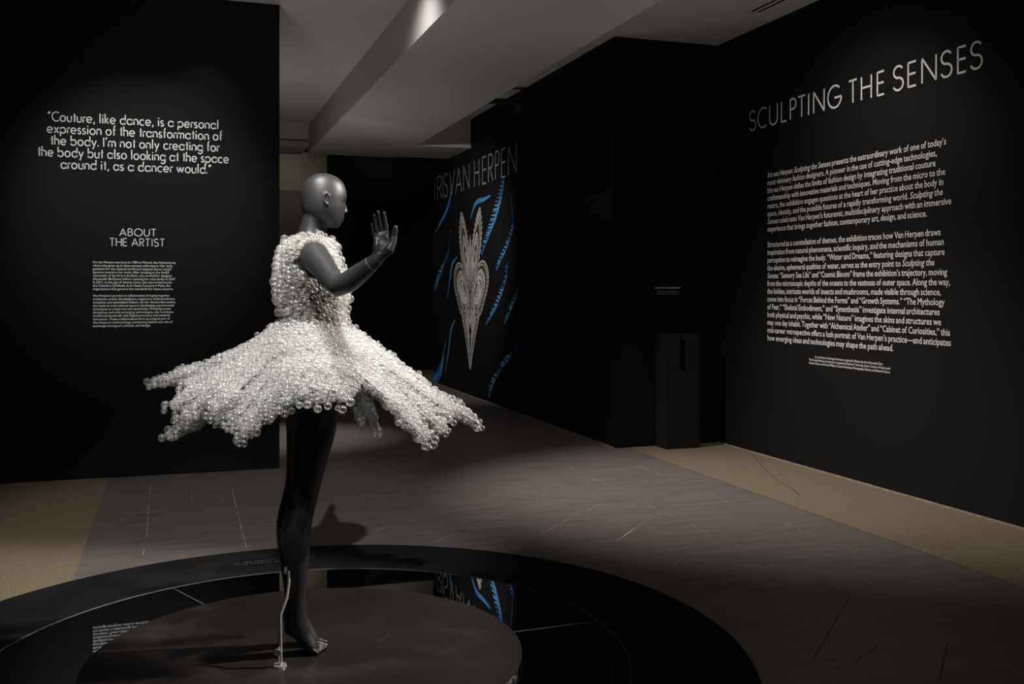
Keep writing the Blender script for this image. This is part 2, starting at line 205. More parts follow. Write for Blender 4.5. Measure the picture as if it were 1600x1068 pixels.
def bubble_material():
    m = bpy.data.materials.new('clear_glass_bubble')
    m.use_nodes = True
    nt = m.node_tree
    for n in list(nt.nodes):
        nt.nodes.remove(n)
    N = nt.nodes.new
    out = N('ShaderNodeOutputMaterial')
    tr = N('ShaderNodeBsdfTransparent')
    tr.inputs[0].default_value = (0.985, 0.985, 0.985, 1)
    df = N('ShaderNodeBsdfDiffuse')
    tl = N('ShaderNodeBsdfTranslucent')
    gl = N('ShaderNodeBsdfGlossy')
    gl.inputs['Roughness'].default_value = 0.20
    gl.inputs[0].default_value = (1, 1, 1, 1)
    geo = N('ShaderNodeNewGeometry')
    cr = N('ShaderNodeValToRGB')          # every bubble has a tint of its own
    e = cr.color_ramp.elements
    e[0].color = (0.90, 0.97, 0.92, 1)
    e[1].color = (0.99, 0.92, 0.90, 1)
    k = e.new(0.5)
    k.color = (0.97, 0.95, 0.89, 1)
    nt.links.new(geo.outputs['Random Per Island'], cr.inputs[0])
    nt.links.new(cr.outputs[0], df.inputs[0])
    nt.links.new(cr.outputs[0], tl.inputs[0])
    mixd = N('ShaderNodeMixShader')
    mixd.inputs[0].default_value = 0.45
    nt.links.new(df.outputs[0], mixd.inputs[1])
    nt.links.new(tl.outputs[0], mixd.inputs[2])
    lw = N('ShaderNodeLayerWeight')
    lw.inputs[0].default_value = 0.5
    pw = N('ShaderNodeMath')
    pw.operation = 'POWER'
    pw.inputs[1].default_value = 2.4
    nt.links.new(lw.outputs['Facing'], pw.inputs[0])
    ma = N('ShaderNodeMath')
    ma.operation = 'MULTIPLY_ADD'
    ma.inputs[1].default_value = 0.56
    rnd = N('ShaderNodeMath')             # some bubbles are clearer than others
    rnd.operation = 'MULTIPLY_ADD'
    rnd.inputs[1].default_value = 0.15
    rnd.inputs[2].default_value = 0.02
    sq = N('ShaderNodeMath')
    sq.operation = 'POWER'
    sq.inputs[1].default_value = 2.0
    wn = N('ShaderNodeTexWhiteNoise')
    wn.noise_dimensions = '1D'
    nt.links.new(geo.outputs['Random Per Island'], wn.inputs['W'])
    nt.links.new(wn.outputs['Value'], sq.inputs[0])
    nt.links.new(sq.outputs[0], rnd.inputs[0])
    nt.links.new(rnd.outputs[0], ma.inputs[2])
    nt.links.new(pw.outputs[0], ma.inputs[0])
    mix1 = N('ShaderNodeMixShader')
    nt.links.new(ma.outputs[0], mix1.inputs[0])
    nt.links.new(tr.outputs[0], mix1.inputs[1])
    nt.links.new(mixd.outputs[0], mix1.inputs[2])
    p5 = N('ShaderNodeMath')
    p5.operation = 'POWER'
    p5.inputs[1].default_value = 4.0
    nt.links.new(lw.outputs['Facing'], p5.inputs[0])
    fr = N('ShaderNodeMath')
    fr.operation = 'MULTIPLY_ADD'
    fr.inputs[1].default_value = 0.45
    fr.inputs[2].default_value = 0.10
    nt.links.new(p5.outputs[0], fr.inputs[0])
    mix2 = N('ShaderNodeMixShader')
    nt.links.new(fr.outputs[0], mix2.inputs[0])
    nt.links.new(mix1.outputs[0], mix2.inputs[1])
    nt.links.new(gl.outputs[0], mix2.inputs[2])
    nt.links.new(mix2.outputs[0], out.inputs[0])
    return m


def sheer(name, col, alpha):
    m = bpy.data.materials.new(name)
    m.use_nodes = True
    nt = m.node_tree
    for n in list(nt.nodes):
        nt.nodes.remove(n)
    out = nt.nodes.new('ShaderNodeOutputMaterial')
    tr = nt.nodes.new('ShaderNodeBsdfTransparent')
    df = nt.nodes.new('ShaderNodeBsdfDiffuse')
    no = nt.nodes.new('ShaderNodeTexNoise')
    no.inputs['Scale'].default_value = 60
    tcn = nt.nodes.new('ShaderNodeTexCoord')
    nt.links.new(tcn.outputs['Object'], no.inputs['Vector'])
    r = nt.nodes.new('ShaderNodeValToRGB')
    r.color_ramp.elements[0].color = (*[c * .8 for c in col], 1)
    r.color_ramp.elements[1].color = (*[c * 1.2 for c in col], 1)
    nt.links.new(no.outputs['Fac'], r.inputs[0])
    nt.links.new(r.outputs[0], df.inputs[0])
    mx = nt.nodes.new('ShaderNodeMixShader')
    mx.inputs[0].default_value = alpha
    nt.links.new(tr.outputs[0], mx.inputs[1])
    nt.links.new(df.outputs[0], mx.inputs[2])
    nt.links.new(mx.outputs[0], out.inputs[0])
    return m


M['bubble'] = bubble_material()
M['tulle'] = sheer('grey_tulle', (0.13, 0.13, 0.135), 0.88)
M['white_tulle'] = sheer('pale_tulle', (0.34, 0.335, 0.325), 0.96)
M['nude_tulle'] = sheer('nude_tulle', (0.40, 0.34, 0.24), 0.22)

# ------------------------------------------------------------------ helpers
def link(name, me, m=None, parent=None):
    o = bpy.data.objects.new(name, me)
    COL.objects.link(o)
    if m is not None:
        for q in (m if isinstance(m, (list, tuple)) else [m]):
            me.materials.append(q)
    if parent is not None:
        o.parent = parent
        o.matrix_parent_inverse = parent.matrix_basis.inverted()
    return o


class MB:
    """collects verts and faces of ONE object"""
    def __init__(self):
        self.v, self.f, self.mi = [], [], []

    def add(self, vs, fs, mi=0):
        n = len(self.v)
        self.v += [tuple(p) for p in vs]
        self.f += [tuple(i + n for i in q) for q in fs]
        self.mi += [mi] * len(fs)

    def box(self, lo, hi, mi=0):
        x0, y0, z0 = lo
        x1, y1, z1 = hi
        self.add([(x0, y0, z0), (x1, y0, z0), (x1, y1, z0), (x0, y1, z0), (x0, y0, z1), (x1, y0, z1), (x1, y1, z1), (x0, y1, z1)],
                 [(3, 2, 1, 0), (4, 5, 6, 7), (0, 1, 5, 4), (1, 2, 6, 5), (2, 3, 7, 6), (3, 0, 4, 7)], mi)

    def rings(self, rings, mi=0, cap=True):
        n = len(rings[0])
        vs = [p for r in rings for p in r]
        fs = []
        for k in range(len(rings) - 1):
            for i in range(n):
                j = (i + 1) % n
                fs.append((k * n + i, k * n + j, (k + 1) * n + j, (k + 1) * n + i))
        if cap:
            fs.append(tuple(range(n))[::-1])
            fs.append(tuple((len(rings) - 1) * n + i for i in range(n)))
        self.add(vs, fs, mi)

    def tube(self, pts, radii, n=14, mi=0, flat=None, round_ends=True):
        """tube through points; radii float or (r_u, r_v); flat = preferred direction of r_u"""
        P = [Vector(p) for p in pts]
        R = [r if isinstance(r, tuple) else (r, r) for r in radii]
        if round_ends:
            d0 = (P[0] - P[1]).normalized()
            d1 = (P[-1] - P[-2]).normalized()
            pre = [(P[0] + d0 * max(R[0]) * s, (R[0][0] * c, R[0][1] * c)) for s, c in ((0.95, 0.3), (0.7, 0.72), (0.35, 0.93))]
            post = [(P[-1] + d1 * max(R[-1]) * s, (R[-1][0] * c, R[-1][1] * c)) for s, c in ((0.35, 0.93), (0.7, 0.72), (0.95, 0.3))]
            P = [q[0] for q in pre] + P + [q[0] for q in post]
            R = [q[1] for q in pre] + R + [q[1] for q in post]
        up = Vector(flat) if flat is not None else None
        rings = []
        u = None
        for i, p in enumerate(P):
            t = (P[min(i + 1, len(P) - 1)] - P[max(i - 1, 0)]).normalized()
            if up is not None:
                u = (up - t * up.dot(t)).normalized()
            elif u is None:
                a = Vector((0, 0, 1)) if abs(t.z) < 0.9 else Vector((1, 0, 0))
                u = (a - t * a.dot(t)).normalized()
            else:
                u = (u - t * u.dot(t)).normalized()
            v = t.cross(u)
            rings.append([tuple(p + u * (R[i][0] * math.cos(2 * PI * k / n)) + v * (R[i][1] * math.sin(2 * PI * k / n))) for k in range(n)])
        self.rings(rings, mi)

    def mesh(self, name, smooth=False):
        me = bpy.data.meshes.new(name)
        me.from_pydata(self.v, [], self.f)
        if any(self.mi):
            me.polygons.foreach_set('material_index', self.mi)
        if smooth:
            me.polygons.foreach_set('use_smooth', [True] * len(me.polygons))
        me.update()
        return me

    def build(self, name, m, parent=None, smooth=False, bevel=0.0):
        me = self.mesh(name, smooth)
        if bevel:
            bm = bmesh.new()
            bm.from_mesh(me)
            bmesh.ops.recalc_face_normals(bm, faces=bm.faces)
            bmesh.ops.bevel(bm, geom=list(bm.edges), offset=bevel, segments=2, affect='EDGES', clamp_overlap=True)
            bm.to_mesh(me)
            bm.free()
        return link(name, me, m, parent)


def tag(o, label=None, cat=None, group=None, kind=None):
    if label: o['label'] = label
    if cat: o['category'] = cat
    if group: o['group'] = group
    if kind: o['kind'] = kind
    return o


def empty(name, loc=(0, 0, 0)):
    o = bpy.data.objects.new(name, None)
    COL.objects.link(o)
    o.location = loc
    o.empty_display_size = 0.1
    return o


def structure(name, b, m, **kw):
    o = b.build(name, m, **kw)
    o['kind'] = 'structure'
    return o


def smooth_path(pts, n=8):
    """Catmull-Rom through points"""
    P = [np.array(p, float) for p in pts]
    P = [2 * P[0] - P[1]] + P + [2 * P[-1] - P[-2]]
    out = []
    for i in range(1, len(P) - 2):
        for k in range(n):
            t = k / n
            a, b_, c, d = P[i - 1], P[i], P[i + 1], P[i + 2]
            out.append(0.5 * ((2 * b_) + (-a + c) * t + (2 * a - 5 * b_ + 4 * c - d) * t * t + (-a + 3 * b_ - 3 * c + d) * t ** 3))
    out.append(P[-2])
    return out


# ------------------------------------------------------------------ the room
CEIL = 3.745
BEAM = 3.355
f = MB()
f.add([(-6, -4, 0), (5.2, -4, 0), (5.2, 17.6, 0), (-6, 17.6, 0)], [(0, 1, 2, 3)])


def floor_line(b, pts, wd, z, mi):
    for p, q in zip(pts[:-1], pts[1:]):
        p, q = Vector((*p, z)), Vector((*q, z))
        t = (q - p).normalized()
        s = Vector((-t.y, t.x, 0)) * wd / 2
        b.add([p - s, q - s, q + s, p + s], [(0, 1, 2, 3)], mi)


for i, pl in enumerate(JOINTS):
    floor_line(f, pl, 0.0055, 0.0012, 2 if i in (19, 20, 23, 24) else 1)
structure('floor', f, [M['slate'], M['joint'], M['border_joint']])
t = MB()
t.add([(3.895, -4, .002), (4.84, -4, .002), (4.84, 8.29, .002), (3.895, 8.29, .002)], [(0, 1, 2, 3)])
floor_line(t, CARPET_SEAM, 0.006, 0.0032, 1)
structure('trim_1', t, [M['terrazzo'], M['border_joint']])
t = MB()
t.add([(-6, -4, .002), (-0.49, -4, .002), (-0.49, 8.23, .002), (-6, 8.23, .002)], [(0, 1, 2, 3)])
floor_line(t, CARPET_SEAM2, 0.006, 0.0032, 1)
structure('trim_2', t, [M['terrazzo'], M['joint']])
t = MB()
t.add([(-3, 15.2, .002), (5.2, 15.2, .002), (5.2, 17.4, .002), (-3, 17.4, .002)], [(0, 1, 2, 3)])
structure('trim_3', t, M['terrazzo'])

b = MB(); b.box((-6, 8.23, 0), (0.788, 8.45, 3.742)); structure('wall_left', b, M['black_wall'])
b = MB(); b.box((4.84, -4, 0), (5.1, 8.30, CEIL)); structure('wall_right', b, M['black_wall'])
b = MB(); b.box((3.775, 8.29, 0), (5.1, 15.03, CEIL)); structure('wall_middle', b, M['black_wall'])
b = MB(); b.box((2.47, 17.4, 0), (6.0, 17.6, 4.6)); b.box((2.75, 17.38, 3.80), (4.5, 17.6, 4.6), 1); structure('wall_back', b, [M['black_wall'], M['pale_wall']])
b = MB(); b.box((-3, 17.4, 0), (2.47, 17.6, 3.14), 0); b.box((-3, 17.395, 3.14), (2.47, 17.6, 3.80), 1); b.box((-3, 17.39, 3.80), (2.47, 17.6, 4.6), 2)
structure('wall_back_lit', b, [M['taupe_wall'], M['pale_wall'], M['black_wall']])
b = MB(); b.box((-6.2, -4, 0), (-6, 8.45, CEIL)); structure('wall_far_left', b, M['black_wall'])
b = MB(); b.box((-6.2, -4.2, 0), (5.1, -4, CEIL)); structure('wall_rear', b, M['black_wall'])
b = MB(); b.box((-3.2, 8.45, 0), (-3, 17.6, 4.6)); structure('wall_passage', b, M['black_wall'])
b = MB(); b.box((6.0, 15.03, 0), (6.2, 17.6, 4.6)); structure('wall_far_right', b, M['black_wall'])
b = MB(); b.box((-6.2, -4.2, CEIL), (5.1, 14.10, CEIL + .1)); structure('ceiling', b, M['ceiling'])
b = MB()
b.box((1.745, -4, BEAM), (3.03, 14.25, CEIL))
b.box((3.03, 12.96, BEAM), (3.775, 14.15, CEIL))
structure('ceiling_beam', b, M['ceiling'])
b = MB()
b.box((-3, 14.10, 3.50), (1.745, 14.40, CEIL))
b.box((-3, 14.06, 3.455), (1.745, 14.40, 3.50), 1)
b.box((-3, 14.12, 3.44), (1.745, 15.0, 3.455), 0)
structure('ceiling_lintel', b, [M['ceiling'], M['fitting']])
b = MB(); b.box((-3.2, 14.10, 4.6), (6.2, 17.6, 4.7)); structure('ceiling_passage', b, M['black_wall'])
b = MB(); b.box((4.828, -4, 0.002), (4.84, 8.28, 0.012)); structure('base_glow_right', b, M['edge'])  # pale strip standing in for the lit gap under the wall
b = MB(); b.box((3.767, 8.29, 0.001), (3.775, 15.03, 0.009)); structure('base_glow_middle', b, M['edge'])  # same painted glow line at the foot of the mural wall

# linear air slot in the ceiling over the right-hand wall
vent = empty('air_vent', (4.5, 6.95, CEIL))
tag(vent, 'thin linear slot vent in the ceiling above the exhibition title', 'vent')
b = MB()
b.box((4.445, 2.5, 3.737), (4.60, 7.2, 3.745))
b.build('frame', M['ceiling'], vent)
for x in (4.485, 4.545):
    b = MB(); b.box((x, 2.55, 3.734), (x + .022, 7.15, 3.7372)); b.build('slot', M['dark_metal'], vent)

# small sensor under the corner of the beam and a dark bracket above the mural wall
sen = empty('ceiling_sensor', (1.80, 14.1, BEAM))
tag(sen, 'small beige cylindrical sensor hanging under the far corner of the ceiling beam', 'sensor')
b = MB(); b.tube([(1.80, 14.10, BEAM - .001), (1.80, 14.10, BEAM - .012)], [.055, .055], 20, round_ends=False); b.build('mount', M['fitting'], sen)
b = MB(); b.tube([(1.80, 14.10, BEAM - .012), (1.80, 14.10, BEAM - .11)], [.042, .038], 20, round_ends=False); b.build('housing', M['fitting'], sen)
br = empty('track_bracket', (3.4, 10.75, 3.6))
tag(br, 'dark bracket bridging the gap between the ceiling beam and the mural wall', 'bracket')
b = MB(); b.box((3.03, 10.70, 3.56), (3.775, 10.86, 3.60)); b.build('arm', M['dark_metal'], br, bevel=.004)
b = MB(); b.box((3.70, 10.66, 3.48), (3.775, 10.90, 3.66)); b.build('mounting_plate', M['dark_metal'], br, bevel=.004)

# ------------------------------------------------------------------ lettering
def ribbon(b, pts, wd, to3, mi=0, taper=None):
    P = [np.array(p, float) for p in pts]
    n = len(P)
    L, R_ = [], []
    for i in range(n):
        t = P[min(i + 1, n - 1)] - P[max(i - 1, 0)]
        t = t / (np.linalg.norm(t) + 1e-9)
        nn = np.array([-t[1], t[0]])
        k = wd / 2
        if 0 < i < n - 1:
            t1 = P[i] - P[i - 1]; t1 = t1 / (np.linalg.norm(t1) + 1e-9)
            k /= max(0.5, abs(float(t @ t1)))
        if taper is not None:
            k *= taper(i / (n - 1))
        L.append(to3(*(P[i] + nn * k)))
        R_.append(to3(*(P[i] - nn * k)))
    b.add(L + R_, [(i, n + i, n + i + 1, i + 1) for i in range(n - 1)], mi)


def arc(cx, cy, rx, ry, a0, a1, n=18):
    return [(cx + rx * math.cos(math.radians(a0 + (a1 - a0) * k / n)), cy + ry * math.sin(math.radians(a0 + (a1 - a0) * k / n))) for k in range(n + 1)]


CAPS = {   # strokes in the unit box
    'S': [arc(.5, .755, .46, .245, 28, 270) + arc(.5, .255, .5, .255, 90, -160)[1:]],
    'C': [arc(.62, .5, .62, .5, 52, 308, 26)],
    'U': [[(0, 1), (0, .3)] + arc(.5, .3, .5, .3, 180, 360)[1:] + [(1, 1)]],
    'L': [[(0, 1), (0, 0)], [(0, .012), (1, .012)]],
    'P': [[(0, 0), (0, 1)], [(0, .99), (.5, .99)] + arc(.5, .745, .5, .245, 90, -90)[1:] + [(0, .5)]],
    'R': [[(0, 0), (0, 1)], [(0, .99), (.5, .99)] + arc(.5, .745, .48, .245, 90, -90)[1:] + [(0, .5)], [(.35, .5), (1, 0)]],
    'T': [[(0, .99), (1, .99)], [(.5, 1), (.5, 0)]],
    'I': [[(.5, 0), (.5, 1)]],
    'N': [[(0, 0), (0, 1)], [(0, 1), (1, 0)], [(1, 0), (1, 1)]],
    'G': [arc(.52, .5, .52, .5, 48, 352, 28), [(.5, .45), (1.02, .45)]],
    'H': [[(0, 0), (0, 1)], [(1, 0), (1, 1)], [(0, .52), (1, .52)]],
    'E': [[(0, 0), (0, 1)], [(0, .99), (1, .99)], [(0, .52), (.95, .52)], [(0, .01), (1, .01)]],
    'V': [[(0, 1), (.5, 0)], [(.5, 0), (1, 1)]],
    'A': [[(0, 0), (.5, 1)], [(.5, 1), (1, 0)], [(.17, .32), (.83, .32)]],
    'B': [[(0, 0), (0, 1)], [(0, .99), (.5, .99)] + arc(.5, .765, .38, .225, 90, -90)[1:] + [(0, .54)], [(.5, .54)] + arc(.5, .275, .48, .265, 90, -90)[1:] + [(0, .01)]],
    'O': [arc(.5, .5, .5, .5, 90, 450, 32)],
}
CW = {'S': .52, 'C': .70, 'U': .62, 'L': .42, 'P': .46, 'R': .50, 'T': .56, 'I': 0, 'N': .70, 'G': .85, 'H': .66, 'E': .46, 'V': .74, 'A': .78, 'B': .52, 'O': .96}

XH = .62
LOW = {
    'o': (XH, [arc(.31, .31, .31, .31, 0, 360, 24)]),
    'a': (XH, [arc(.31, .31, .31, .31, 0, 360, 24), [(XH, 0), (XH, XH)]]),
    'b': (XH, [arc(.31, .31, .31, .31, 0, 360, 24), [(0, 0), (0, 1.06)]]),
    'd': (XH, [arc(.31, .31, .31, .31, 0, 360, 24), [(XH, 0), (XH, 1.06)]]),
    'p': (XH, [arc(.31, .31, .31, .31, 0, 360, 24), [(0, -.34), (0, XH)]]),
    'g': (XH, [arc(.31, .31, .31, .31, 0, 360, 24), [(XH, XH), (XH, -.08)] + arc(.33, -.08, .29, .27, 0, -150)[1:]]),
    'c': (.52, [arc(.31, .31, .31, .31, 48, 312, 20)]),
    'e': (XH, [arc(.31, .31, .31, .31, 0, 318, 22), [(0, .31), (XH, .31)]]),
    'f': (.34, [[(.13, 0), (.13, .86)] + arc(.31, .86, .18, .2, 180, 90)[1:], [(0, XH), (.32, XH)]]),
    'h': (.50, [[(0, 0), (0, 1.06)], [(0, .37)] + arc(.25, .37, .25, .25, 180, 0)[1:] + [(.50, 0)]]),
    'n': (.50, [[(0, 0), (0, XH)], [(0, .37)] + arc(.25, .37, .25, .25, 180, 0)[1:] + [(.50, 0)]]),
    'm': (.86, [[(0, 0), (0, XH)], [(0, .40)] + arc(.215, .40, .215, .22, 180, 0)[1:] + [(.43, 0)], [(.43, .40)] + arc(.645, .40, .215, .22, 180, 0)[1:] + [(.86, 0)]]),
    'u': (.50, [[(.50, 0), (.50, XH)], [(0, XH), (0, .25)] + arc(.25, .25, .25, .25, 180, 360)[1:]]),
    'i': (0, [[(0, 0), (0, XH)], [(0, .80), (0, .92)]]),
    'l': (0, [[(0, 0), (0, 1.06)]]),
    'k': (.42, [[(0, 0), (0, 1.06)], [(0, .22), (.38, XH)], [(.12, .35), (.42, 0)]]),
    'r': (.26, [[(0, 0), (0, XH)], [(0, .36)] + arc(.22, .36, .22, .24, 180, 70)[1:]]),
    's': (.34, [arc(.17, .465, .15, .155, 30, 270, 12) + arc(.17, .155, .17, .155, 90, -160, 12)[1:]]),
    't': (.30, [[(.15, 0), (.15, .92)], [(0, XH), (.30, XH)]]),
    'w': (.86, [[(0, XH), (.22, 0)], [(.22, 0), (.43, XH)], [(.43, XH), (.64, 0)], [(.64, 0), (.86, XH)]]),
    'x': (.50, [[(0, 0), (.5, XH)], [(0, XH), (.5, 0)]]),
    'y': (.54, [[(0, XH), (.28, 0)], [(.54, XH), (.13, -.34)]]),
    'C': (.74, [arc(.5, .5, .5, .5, 50, 310, 26)]),
    'I': (0, [[(0, 0), (0, 1)]]),
    ',': (.10, [[(.10, .10), (0, -.16)]]),
    '.': (.02, [[(.01, 0), (.01, .12)]]),
    "'": (.08, [[(.08, 1.04), (0, .78)]]),
    '"': (.26, [[(.10, 1.02), (0, .76)], [(.26, 1.02), (.16, .76)]]),
}


def frame_x(X):
    """plane X = const seen from its -X side; u runs along -Y"""
    return lambda u, z: (X - .002, -u, z)


def frame_y(Y):
    """plane Y = const seen from its -Y side; u runs along +X"""
    return lambda u, z: (u, Y - .002, z)


def set_caps(b, letters, z0, z1, wd, to3):
    for ch, ya, yb in letters:
        ua, ub = -ya, -yb
        ia, ib = (ua + wd / 2, ub - wd / 2) if ch != 'I' else (ua - .01, ua + .01)
        for st in CAPS[ch]:
            ribbon(b, [(ia + (ib - ia) * x, z0 + wd / 2 + (z1 - z0 - wd) * y) for x, y in st], wd, to3)


def futura_line(b, text, u0, u1, z, cap, wd, to3, caps=False):
    x, glyphs = 0.0, []
    for ch in text:
        if ch == ' ':
            x += .40
            continue
        if caps:
            gw, st = CW[ch], [[(px * CW[ch] if ch != 'I' else 0, py) for px, py in s] for s in CAPS[ch]]
        else:
            gw, st = LOW[ch]
        if ch in 'liI': x += .05
        glyphs.append((x, st))
        x += gw + (.05 if ch in 'liI' else 0) + (.24 if ch not in 'tfr' else .17)
    x -= .24
    k = (u1 - u0 - wd) / x
    for gx, st in glyphs:
        for s in st:
            ribbon(b, [(u0 + wd / 2 + (gx + px) * k, z + wd / 2 + py * (cap - wd)) for px, py in s], wd, to3)


def lettering(loc, label):
    e = empty('wall_lettering', loc)
    return tag(e, label, 'wall lettering')


t_ = lettering((4.838, 6.35, 2.94), 'large thin white capitals SCULPTING THE SENSES high on the right wall')
for i0, i1 in ((0, 9), (9, 12), (12, 18)):
    b = MB()
    set_caps(b, TITLE[i0:i1], 2.847, 3.033, 0.0155, frame_x(4.84))
    b.build('word', M['vinyl'], t_)
t_ = lettering((3.773, 13.0, 2.98), 'tall thin grey capitals IRIS VAN HERPEN across the top of the blue mural')
for i0, i1 in ((0, 4), (4, 7), (7, 13)):
    b = MB()
    set_caps(b, NAME[i0:i1], 2.80, 3.17, 0.022, frame_x(3.775))
    b.build('word', M['grey_vinyl'], t_)
t_ = lettering((-.3, 8.228, 2.54), 'white five-line centred quotation about couture and dance on the left wall')
for i, (s, u0, u1) in enumerate([('"Couture, like dance, is a personal', -.923, .316), ('expression of the transformation of', -.928, .343),
                                ("the body. I'm not only creating for", -.903, .320), ('the body but also looking at the space', -.991, .394),
                                ('around it, as a dancer would."', -.833, .260)]):
    b = MB()
    futura_line(b, s, u0, u1, 2.7125 - .0889 * i, .077, .0082, frame_y(8.23))
    b.build('text_line', M['vinyl'], t_)
t_ = lettering((-.288, 8.228, 1.85), 'white two-line capitals heading ABOUT THE ARTIST on the left wall')
for s, u0, u1, z, h_ in (('ABOUT', -.419, -.150, 1.855, .062), ('THE ARTIST', -.489, -.087, 1.777, .065)):
    b = MB()
    futura_line(b, s, u0, u1, z, h_, .0070, frame_y(8.23), True)
    b.build('text_line', M['vinyl'], t_)

# running text in the built-in sans serif
_cv = bpy.data.curves.new('type', 'FONT')
_cv.resolution_u = 2
_cv.offset = 0.012
_to = bpy.data.objects.new('type', _cv)
COL.objects.link(_to)
_words = {}


def word(s):
    if s not in _words:
        _cv.body = s
        bpy.context.view_layer.update()
        me = bpy.data.meshes.new_from_object(_to.evaluated_get(bpy.context.evaluated_depsgraph_get()))
        vs = [tuple(v.co[:2]) for v in me.vertices]
        fs = [tuple(p.vertices) for p in me.polygons]
        bpy.data.meshes.remove(me)
        _words[s] = (vs, fs, max(v[0] for v in vs) if vs else 0)
    return _words[s]


def run_line(b, text, u0, u1, z, xh, to3, italic=''):
    """one line fitted between u0 and u1; xh = cap height; words inside <i>..</i> slant"""
    cap = max(v[1] for v in word('H')[0])
    sy = xh / cap
    x, items, it = 0.0, [], False
    for wd_ in text.split(' '):
        if wd_.startswith('<i>'):
            it, wd_ = True, wd_[3:]
        end = wd_.find('</i>')
        if end >= 0:
            wd_ = wd_.replace('</i>', '')
        vs, fs, adv = word(wd_)
        items.append((x, vs, fs, it))
        x += adv + .24
        if end >= 0:
            it = False
    x -= .24
    sx = (u1 - u0) / x
    for gx, vs, fs, it_ in items:
        b.add([to3(u0 + (gx + vx + (.2 * vy if it_ else 0)) * sx, z + vy * sy) for vx, vy in vs], fs)


INTRO = ["<i>Iris van Herpen: Sculpting the Senses</i> presents the extraordinary work of one of today\u2019s",
 "most visionary fashion designers. A pioneer in the use of cutting-edge technologies,",
 "Iris van Herpen defies the limits of fashion design by integrating traditional couture",
 "craftsmanship with innovative materials and techniques. Moving from the micro to the",
 "macro, the exhibition engages questions at the heart of her practice about the body in",
 "space, identity, and the possible futures of a rapidly transforming world. <i>Sculpting the</i>",
 "<i>Senses</i> celebrates Van Herpen\u2019s futuramic, multidisciplinary approach with an immersive",
 "experience that brings together fashion, contemporary art, design, and science.",
 "Structured as a constellation of themes, the exhibition traces how Van Herpen draws",
 "inspiration from natural phenomena, scientific inquiry, and the mechanisms of human",
 "perception to reimagine the body. \u201cWater and Dreams,\u201d featuring designs that capture",
 "the elusive, ephemeral qualities of water, serves as the entry point to <i>Sculpting the</i>",
 "<i>Senses.</i> \u201cSensory Sea Life\u201d and \u201cCosmic Bloom\u201d frame the exhibition\u2019s trajectory, moving",
 "from the microscopic depths of the oceans to the vastness of outer space. Along the way,",
 "the hidden, intricate worlds of insects and mushrooms, made visible through science,",
 "come into focus in \u201cForces Behind the Forms\u201d and \u201cGrowth Systems.\u201d \u201cThe Mythology",
 "of Fear,\u201d \u201cSkeletal Embodiment,\u201d and \u201cSynesthesia\u201d investigate internal architectures",
 "both physical and psychic, while \u201cNew Nature\u201d imagines the skins and structures we",
 "may one day inhabit. Together with \u201cAlchemical Atelier\u201d and \u201cCabinet of Curiosities,\u201d this",
 "mid-career retrospective offers a lush portrait of Van Herpen\u2019s practice\u2014and anticipates",
 "how emerging ideas and technologies may shape the path ahead."]
t_ = lettering((4.838, 6.4, 1.75), 'long white two-paragraph introduction text on the right wall below the title')
for i0, i1 in ((0, 8), (8, 21)):
    b = MB()
    for i in range(i0, i1):
        z = 2.409 - .0667 * i if i < 8 else 1.809 - .0669 * (i - 8)
        run_line(b, INTRO[i], -IN_L, -IN_R[i], z, .0462, frame_x(4.84))
    b.build('paragraph', M['vinyl'], t_)
t_ = lettering((4.838, 6.4, .87), 'tiny white three-line credit under the introduction text on the right wall')
for s, ya, yb, z in [("<i>Iris van Herpen: Sculpting the Senses</i> is organized by Mus\u00e9e des Arts D\u00e9coratifs, Paris.", 6.780, 5.965, .8985),
                     ("The Brooklyn Museum presentation is organized by Matthew Yokobosky, Senior Curator of Fashion and", 6.855, 5.890, .8722),
                     ("Material Culture, with Imani Williford, Curatorial Assistant, Photography, Fashion, and Material Culture.", 6.855, 5.890, .8456)]:
    b = MB()
    run_line(b, s, -ya, -yb, z, .0175, frame_x(4.84))
    b.build('text_line', M['vinyl'], t_)
BIO = ["Iris van Herpen was born in 1984 in Wamel, the Netherlands,", "where she grew up in close contact with nature. Her early",
 "passions for the natural world and classical dance would", "become central to her work. After studying at the ArtEZ",
 "University of the Arts in Arnhem, she worked for designer", "Alexander McQueen before opening her own studio in 2007.",
 "In 2011, at the age of twenty-seven, she was invited to join", "the Chambre Syndicale de la Haute Couture in Paris, the",
 "organization that governs the standards for haute couture.",
 "Van Herpen\u2019s practice is collaborative, bringing together", "architects, artists, biodesigners, engineers, mathematicians,",
 "scientists, and specialized makers. At her Amsterdam atelier,", "she leads an international team in developing experimental",
 "techniques to create one-of-a-kind looks. Working across", "disciplines and with emerging technologies, she combines",
 "traditional handcraft with digital processes and material", "innovation. These collaborations form an integral part of",
 "Van Herpen\u2019s methodology, positioning fashion as a site of", "exchange among art, science, and design."]
t_ = lettering((-.3, 8.228, 1.42), 'small white biography in two paragraphs under the heading ABOUT THE ARTIST')
for i0, i1 in ((0, 9), (9, 19)):
    b = MB()
    for i in range(i0, i1):
        z = 1.6458 - .0256 * i if i < 9 else 1.3899 - .0257 * (i - 9)
        run_line(b, BIO[i], BIO_L, BIO_R[i], z, .0175, frame_y(8.23))
    b.build('paragraph', M['vinyl'], t_)


def unreadable(b, u0, u1, z, hgt, to3, seed):
    """a line of print too small to read: separate little upright marks in word-like clusters"""
    rr = random.Random(seed)
    u = u0
    while u < u1:
        for _ in range(rr.randint(2, 8)):
            if u > u1:
                break
            hh = hgt * rr.choice((.62, .62, .66, 1.0))
            ribbon(b, [(u, z), (u, z + hh)], hgt * .18, to3)
            ribbon(b, [(u, z + hgt * rr.choice((.05, .33, .58))), (u + hgt * .36, z + hgt * .3)], hgt * .16, to3)
            u += hgt * .62
        u += hgt * .35


